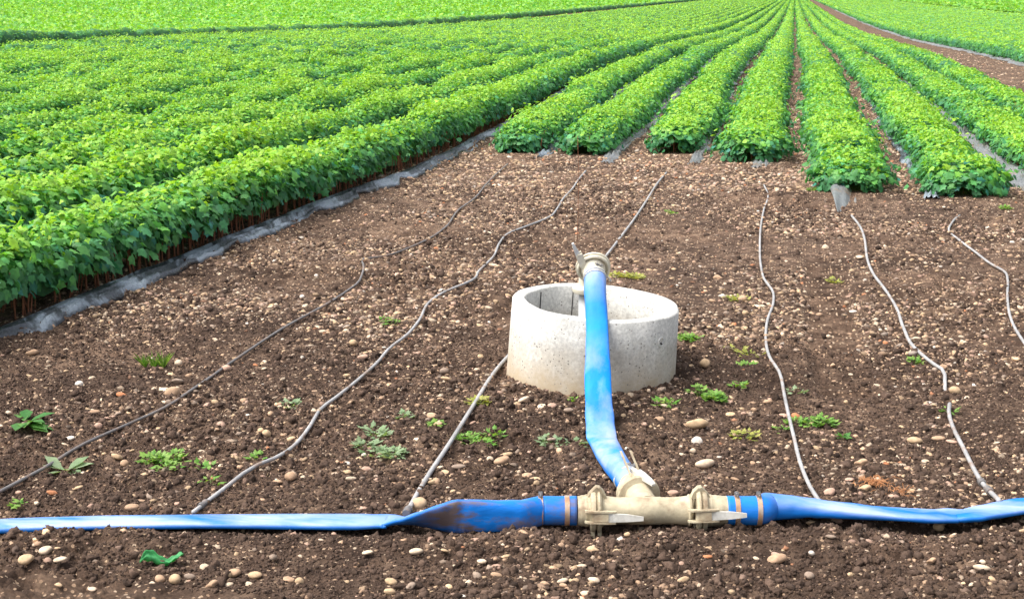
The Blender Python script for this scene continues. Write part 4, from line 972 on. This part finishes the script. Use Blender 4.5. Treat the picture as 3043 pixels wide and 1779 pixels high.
# ------------------------------------------------------------------ weeds, fallen leaf, straw
def weed(label, px, py, wpx, tone, style, seed, name='weed'):
    r = np.random.default_rng(seed); p = q(px, py); z = float(ground_z(np.array([p.x]), np.array([p.y]))[0]); p = q(px, py, z)
    depth = (p - Vector((0, 0, CAM_H))).dot(C_F); rad = 1.2 * wpx * K * depth / F_PX / 2
    root = empty(name, tuple(p)); tag(root, label, 'weed', 'weeds on the bare soil')
    tones = {'bright': ((.10, .27, .035), (.25, .40, .09)), 'grey': ((.17, .27, .13), (.30, .40, .24)), 'deep': ((.05, .19, .04), (.14, .30, .07)), 'yellow': ((.30, .34, .07), (.42, .42, .12))}[tone]
    parts = []; nc = max(1, int(rad / .026)) if style != 'rosette' else 1
    stems = []
    for c in range(nc):
        cx, cy = (0, 0) if c == 0 else (r.uniform(-rad, rad) * .8, r.uniform(-rad, rad) * .5)
        cz = float(ground_z(np.array([p.x + cx]), np.array([p.y + cy]))[0])
        if style == 'grass':
            n = 22; a = r.uniform(0, 2 * np.pi, n); tilt = r.uniform(.15, .9, n); ln = rad * r.uniform(.6, 1.3, n)
            d = np.stack([np.cos(a) * tilt, np.sin(a) * tilt, np.ones(n) * .8], 1); nr = np.stack([-np.cos(a), -np.sin(a), tilt], 1)
            rot = frame(nr, d); pos = np.tile([p.x + cx, p.y + cy, cz], (n, 1)); w = .006 / np.maximum(ln, .01)
            T = np.array([(0, 0, 0), (.5, .3, 0), (.35, .7, -.06), (0, 1, -.16), (-.35, .7, -.06), (-.5, .3, 0)])
            parts.append(instanced(T, [[0, 1, 2, 3], [0, 3, 4, 5]], pos, rot, np.stack([ln * 0 + .0045, ln, ln], 1), tc_cols(n, tones, r)))
        else:
            n = {'rosette': 11, 'leafy': 30, 'sparse': 13}[style]; R_ = rad if style == 'rosette' else min(rad, .055)
            a = r.uniform(0, 2 * np.pi, n); rr = R_ * np.sqrt(r.random(n)) * (1 if style != 'rosette' else .25)
            ln = (R_ * r.uniform(.7, 1.15, n)) if style == 'rosette' else r.uniform(.012, .038, n)
            el = r.uniform(.1, .55, n) if style == 'rosette' else r.uniform(-.1, .7, n)
            d = np.stack([np.cos(a), np.sin(a), el], 1); nr = np.stack([-np.cos(a) * el, -np.sin(a) * el, np.ones(n)], 1) + r.normal(0, .2, (n, 3))
            rot = frame(nr, d); hh = r.uniform(.008, .042, n) * (1 - rr / (R_ + 1e-6) * .6) if style != 'rosette' else np.full(n, .008)
            pos = np.stack([p.x + cx + np.cos(a) * rr, p.y + cy + np.sin(a) * rr, cz + hh], 1)
            T = LEAF0_V * np.array([.75, 1, .8]) if style != 'rosette' else np.array([(0, 0, 0), (.16, .25, .02), (.24, .6, -.04), (0, 1, -.22), (-.24, .6, -.04), (-.16, .25, .02), (0, .45, -.05)])
            Tf = LEAF0_F if style != 'rosette' else [[0, 1, 2, 6], [6, 2, 3], [6, 3, 4], [0, 6, 4, 5]]
            parts.append(instanced(T, Tf, pos, rot, np.stack([ln, ln, ln], 1), tc_cols(n, tones, r)))
            if style != 'rosette': stems += [(Vector((p.x + cx, p.y + cy, cz - .01)), Vector(pos[i])) for i in range(0, n, 2)]
    V, s, l, c_ = join(parts); np_mesh('leaves', V, s, l, M['leaf'], root, c_)
    if stems:
        bm = bmesh.new()
        for a, b in stems:
            d = (b - a); u = d.orthogonal().normalized() * .0014; v = d.cross(u).normalized() * .0014
            A = [bm.verts.new(a + k) for k in (u, v, -u, -v)]; B = [bm.verts.new(b + k * .6) for k in (u, v, -u, -v)]
            for i in range(4): bm.faces.new((A[i], A[(i + 1) % 4], B[(i + 1) % 4], B[i]))
        fin('stalks', bm, M['weedstem'], root)
def tc_cols(n, tones, r):
    t = r.random((n, 1)); return np.array(tones[0]) * (1 - t) + np.array(tones[1]) * t
M['weedstem'] = mat_simple('weed_stalk', (.14, .22, .05), .6)
WEEDS = [('grassy green tuft left of the leftmost drip tube', 380, 905, 75, 'bright', 'grass'), ('broad-leaved green weed at the left picture edge', 62, 1050, 120, 'deep', 'rosette'), ('small round green seedling at the left edge below the broad weed', 42, 1112, 36, 'deep', 'sparse'),
 ('tiny pale seedling at the left edge just behind the blue hose', 50, 1243, 30, 'bright', 'sparse'), ('widest bright green weed patch, between the two leftmost drip tubes', 435, 1145, 190, 'bright', 'leafy'), ('grey green weed beside the leftmost drip tube', 165, 1155, 100, 'grey', 'rosette'),
 ('small weed between the widest green patch and the wavy tube', 515, 1188, 42, 'bright', 'sparse'), ('tiny green sprout touching the wavy tube near the blue hose', 632, 1130, 28, 'bright', 'sparse'), ('pale weed left of the middle of the wavy tube', 725, 992, 58, 'grey', 'sparse'),
 ('small green weed close beside the wavy tube far from the hose', 962, 798, 40, 'bright', 'sparse'), ('pale weed pair right of the wavy tube, nearer the blue hose', 925, 1108, 110, 'grey', 'leafy'), ('pale weed behind the pale pair right of the wavy tube', 930, 1072, 75, 'grey', 'sparse'),
 ('faint grey weed left of the straight tube', 1000, 1032, 50, 'grey', 'sparse'), ('small deep green weed just left of the straight tube', 1076, 1045, 28, 'bright', 'leafy'), ('green weed patch just right of the straight tube', 1190, 1088, 120, 'bright', 'leafy'),
 ('flat pale green weed left of the bent riser hose', 1370, 1085, 115, 'grey', 'sparse'), ('slim weed at the straight tube below the ring', 1185, 985, 44, 'yellow', 'leafy'), ('single green leaflet at the front foot of the ring', 1415, 985, 18, 'bright', 'sparse'),
 ('green weed right beside the ring wall', 1705, 838, 68, 'bright', 'leafy'), ('pale weed right of the ring, farthest back', 1800, 738, 60, 'yellow', 'sparse'), ('yellow weed tangle between the ring and the snaking tube', 1822, 862, 80, 'yellow', 'sparse'),
 ('bright weed left of the bend of the snaking tube', 1850, 902, 50, 'bright', 'leafy'), ('thick bright green weed at the front right foot of the ring', 1755, 980, 105, 'bright', 'leafy'), ('small weed left of the thick weed at the ring foot', 1640, 996, 46, 'bright', 'sparse'),
 ('tiny weed between the thick weed and the snaking tube', 1815, 944, 28, 'bright', 'sparse'), ('bright green weed just right of the snaking tube', 1997, 1042, 90, 'bright', 'leafy'), ('tiny weed lower right of the bright weed at the snaking tube', 2076, 1080, 24, 'deep', 'sparse'),
 ('small weed touching the joined drip tube', 2252, 882, 30, 'bright', 'leafy'), ('pale flat weed crossing the snaking tube', 1957, 963, 38, 'grey', 'sparse'), ('little weed left of the snaking tube near the hose', 1925, 1060, 30, 'bright', 'sparse'),
 ('weed behind the standpipe coupling', 1545, 682, 60, 'yellow', 'leafy'), ('small green weed between the vine rows and the standpipe', 1648, 526, 26, 'bright', 'sparse'), ('yellow weed between the snaking and the joined tubes', 2050, 695, 46, 'yellow', 'sparse'),
 ('small weed at the loop of the joined drip tube', 2335, 1015, 30, 'bright', 'sparse'), ('flat yellow weed behind the beige tee fitting', 1830, 1080, 70, 'yellow', 'sparse'), ('green runner lying beside the end of the film flap row', 2030, 468, 60, 'bright', 'leafy'), ('green weed at the right picture edge below the last row end', 2474, 508, 26, 'bright', 'leafy')]
for i, wd in enumerate(WEEDS): weed(*wd, seed=700 + i)
def fallen_leaf():
    a = q(345, 1400, .02); b = q(452, 1384, .03); ln = (b - a).length; d = (b - a) / ln; s = Vector((-d.y, d.x, 0)); V = []; n, m = 26, 11
    for i in range(n):
        t = i / (n - 1); w = (.034 + .006 * math.sin(t * 7)) * max(.02, 1 - abs(2 * t - 1) ** 5) ** .5
        for j in range(m):
            u = j / (m - 1) * 2 - 1; curl = u * (1.5 + .5 * math.sin(t * 5)); R0 = w * .75
            V.append((a + d * ln * t + s * (R0 * math.sin(curl) + .008 * math.sin(t * 8)) + Vector((0, 0, .018 + R0 * (1 - math.cos(curl)) * .8 + .012 * math.sin(t * 6.5 + 1) + .003 * math.sin(t * 31 + u * 4))))[:])
    F = np.array([[i * m + j, i * m + j + 1, (i + 1) * m + j + 1, (i + 1) * m + j] for i in range(n - 1) for j in range(m - 1)])
    o = np_mesh('fallen_leaf', V, np.full(len(F), 4), F.ravel(), M['leaf'], None, np.tile([.07, .36, .13], (len(V), 1)), True); md = o.modifiers.new('thick', 'SOLIDIFY'); md.thickness = .0012
    tag(o, 'curled green leaf lying on the soil in front of the blue hose', 'leaf')
fallen_leaf()
def straw(label, px, py, wpx, n, seed):
    r = np.random.default_rng(seed); c = q(px, py, .02); rad = wpx * K * c.length / F_PX / 2; bm = bmesh.new()
    for i in range(n):
        a = r.uniform(0, 2 * np.pi); rr = rad * abs(r.normal(0, .5)); p = c + RT * math.cos(a) * rr + HD * math.sin(a) * rr * .7; p.z = float(ground_z(np.array([p.x]), np.array([p.y]))[0]) + r.uniform(.002, .022)
        dd = Vector((r.normal(), r.normal(), r.normal() * .3)).normalized(); l = r.uniform(.015, .05)
        pts = [p, p + dd * l * .5 + Vector((0, 0, .006)), p + dd * l + Vector((r.normal() * .006, 0, 0))]; prev = None
        for k in pts:
            u = dd.orthogonal().normalized() * .0013; v = dd.cross(u).normalized() * .0013; ring = [bm.verts.new(k + w) for w in (u, v, -u, -v)]
            if prev:
                for j in range(4): bm.faces.new((prev[j], prev[(j + 1) % 4], ring[(j + 1) % 4], ring[j]))
            prev = ring
    o = fin('dry_straw', bm, M['straw'], None); tag(o, label, 'dry straw', None, 'stuff')
straw('orange dry straw tuft behind the right hand blue hose', 2150, 1180, 90, 170, 3)
straw('small orange straw wisp beside the large dry tuft', 2210, 1205, 60, 40, 4)
print('done')
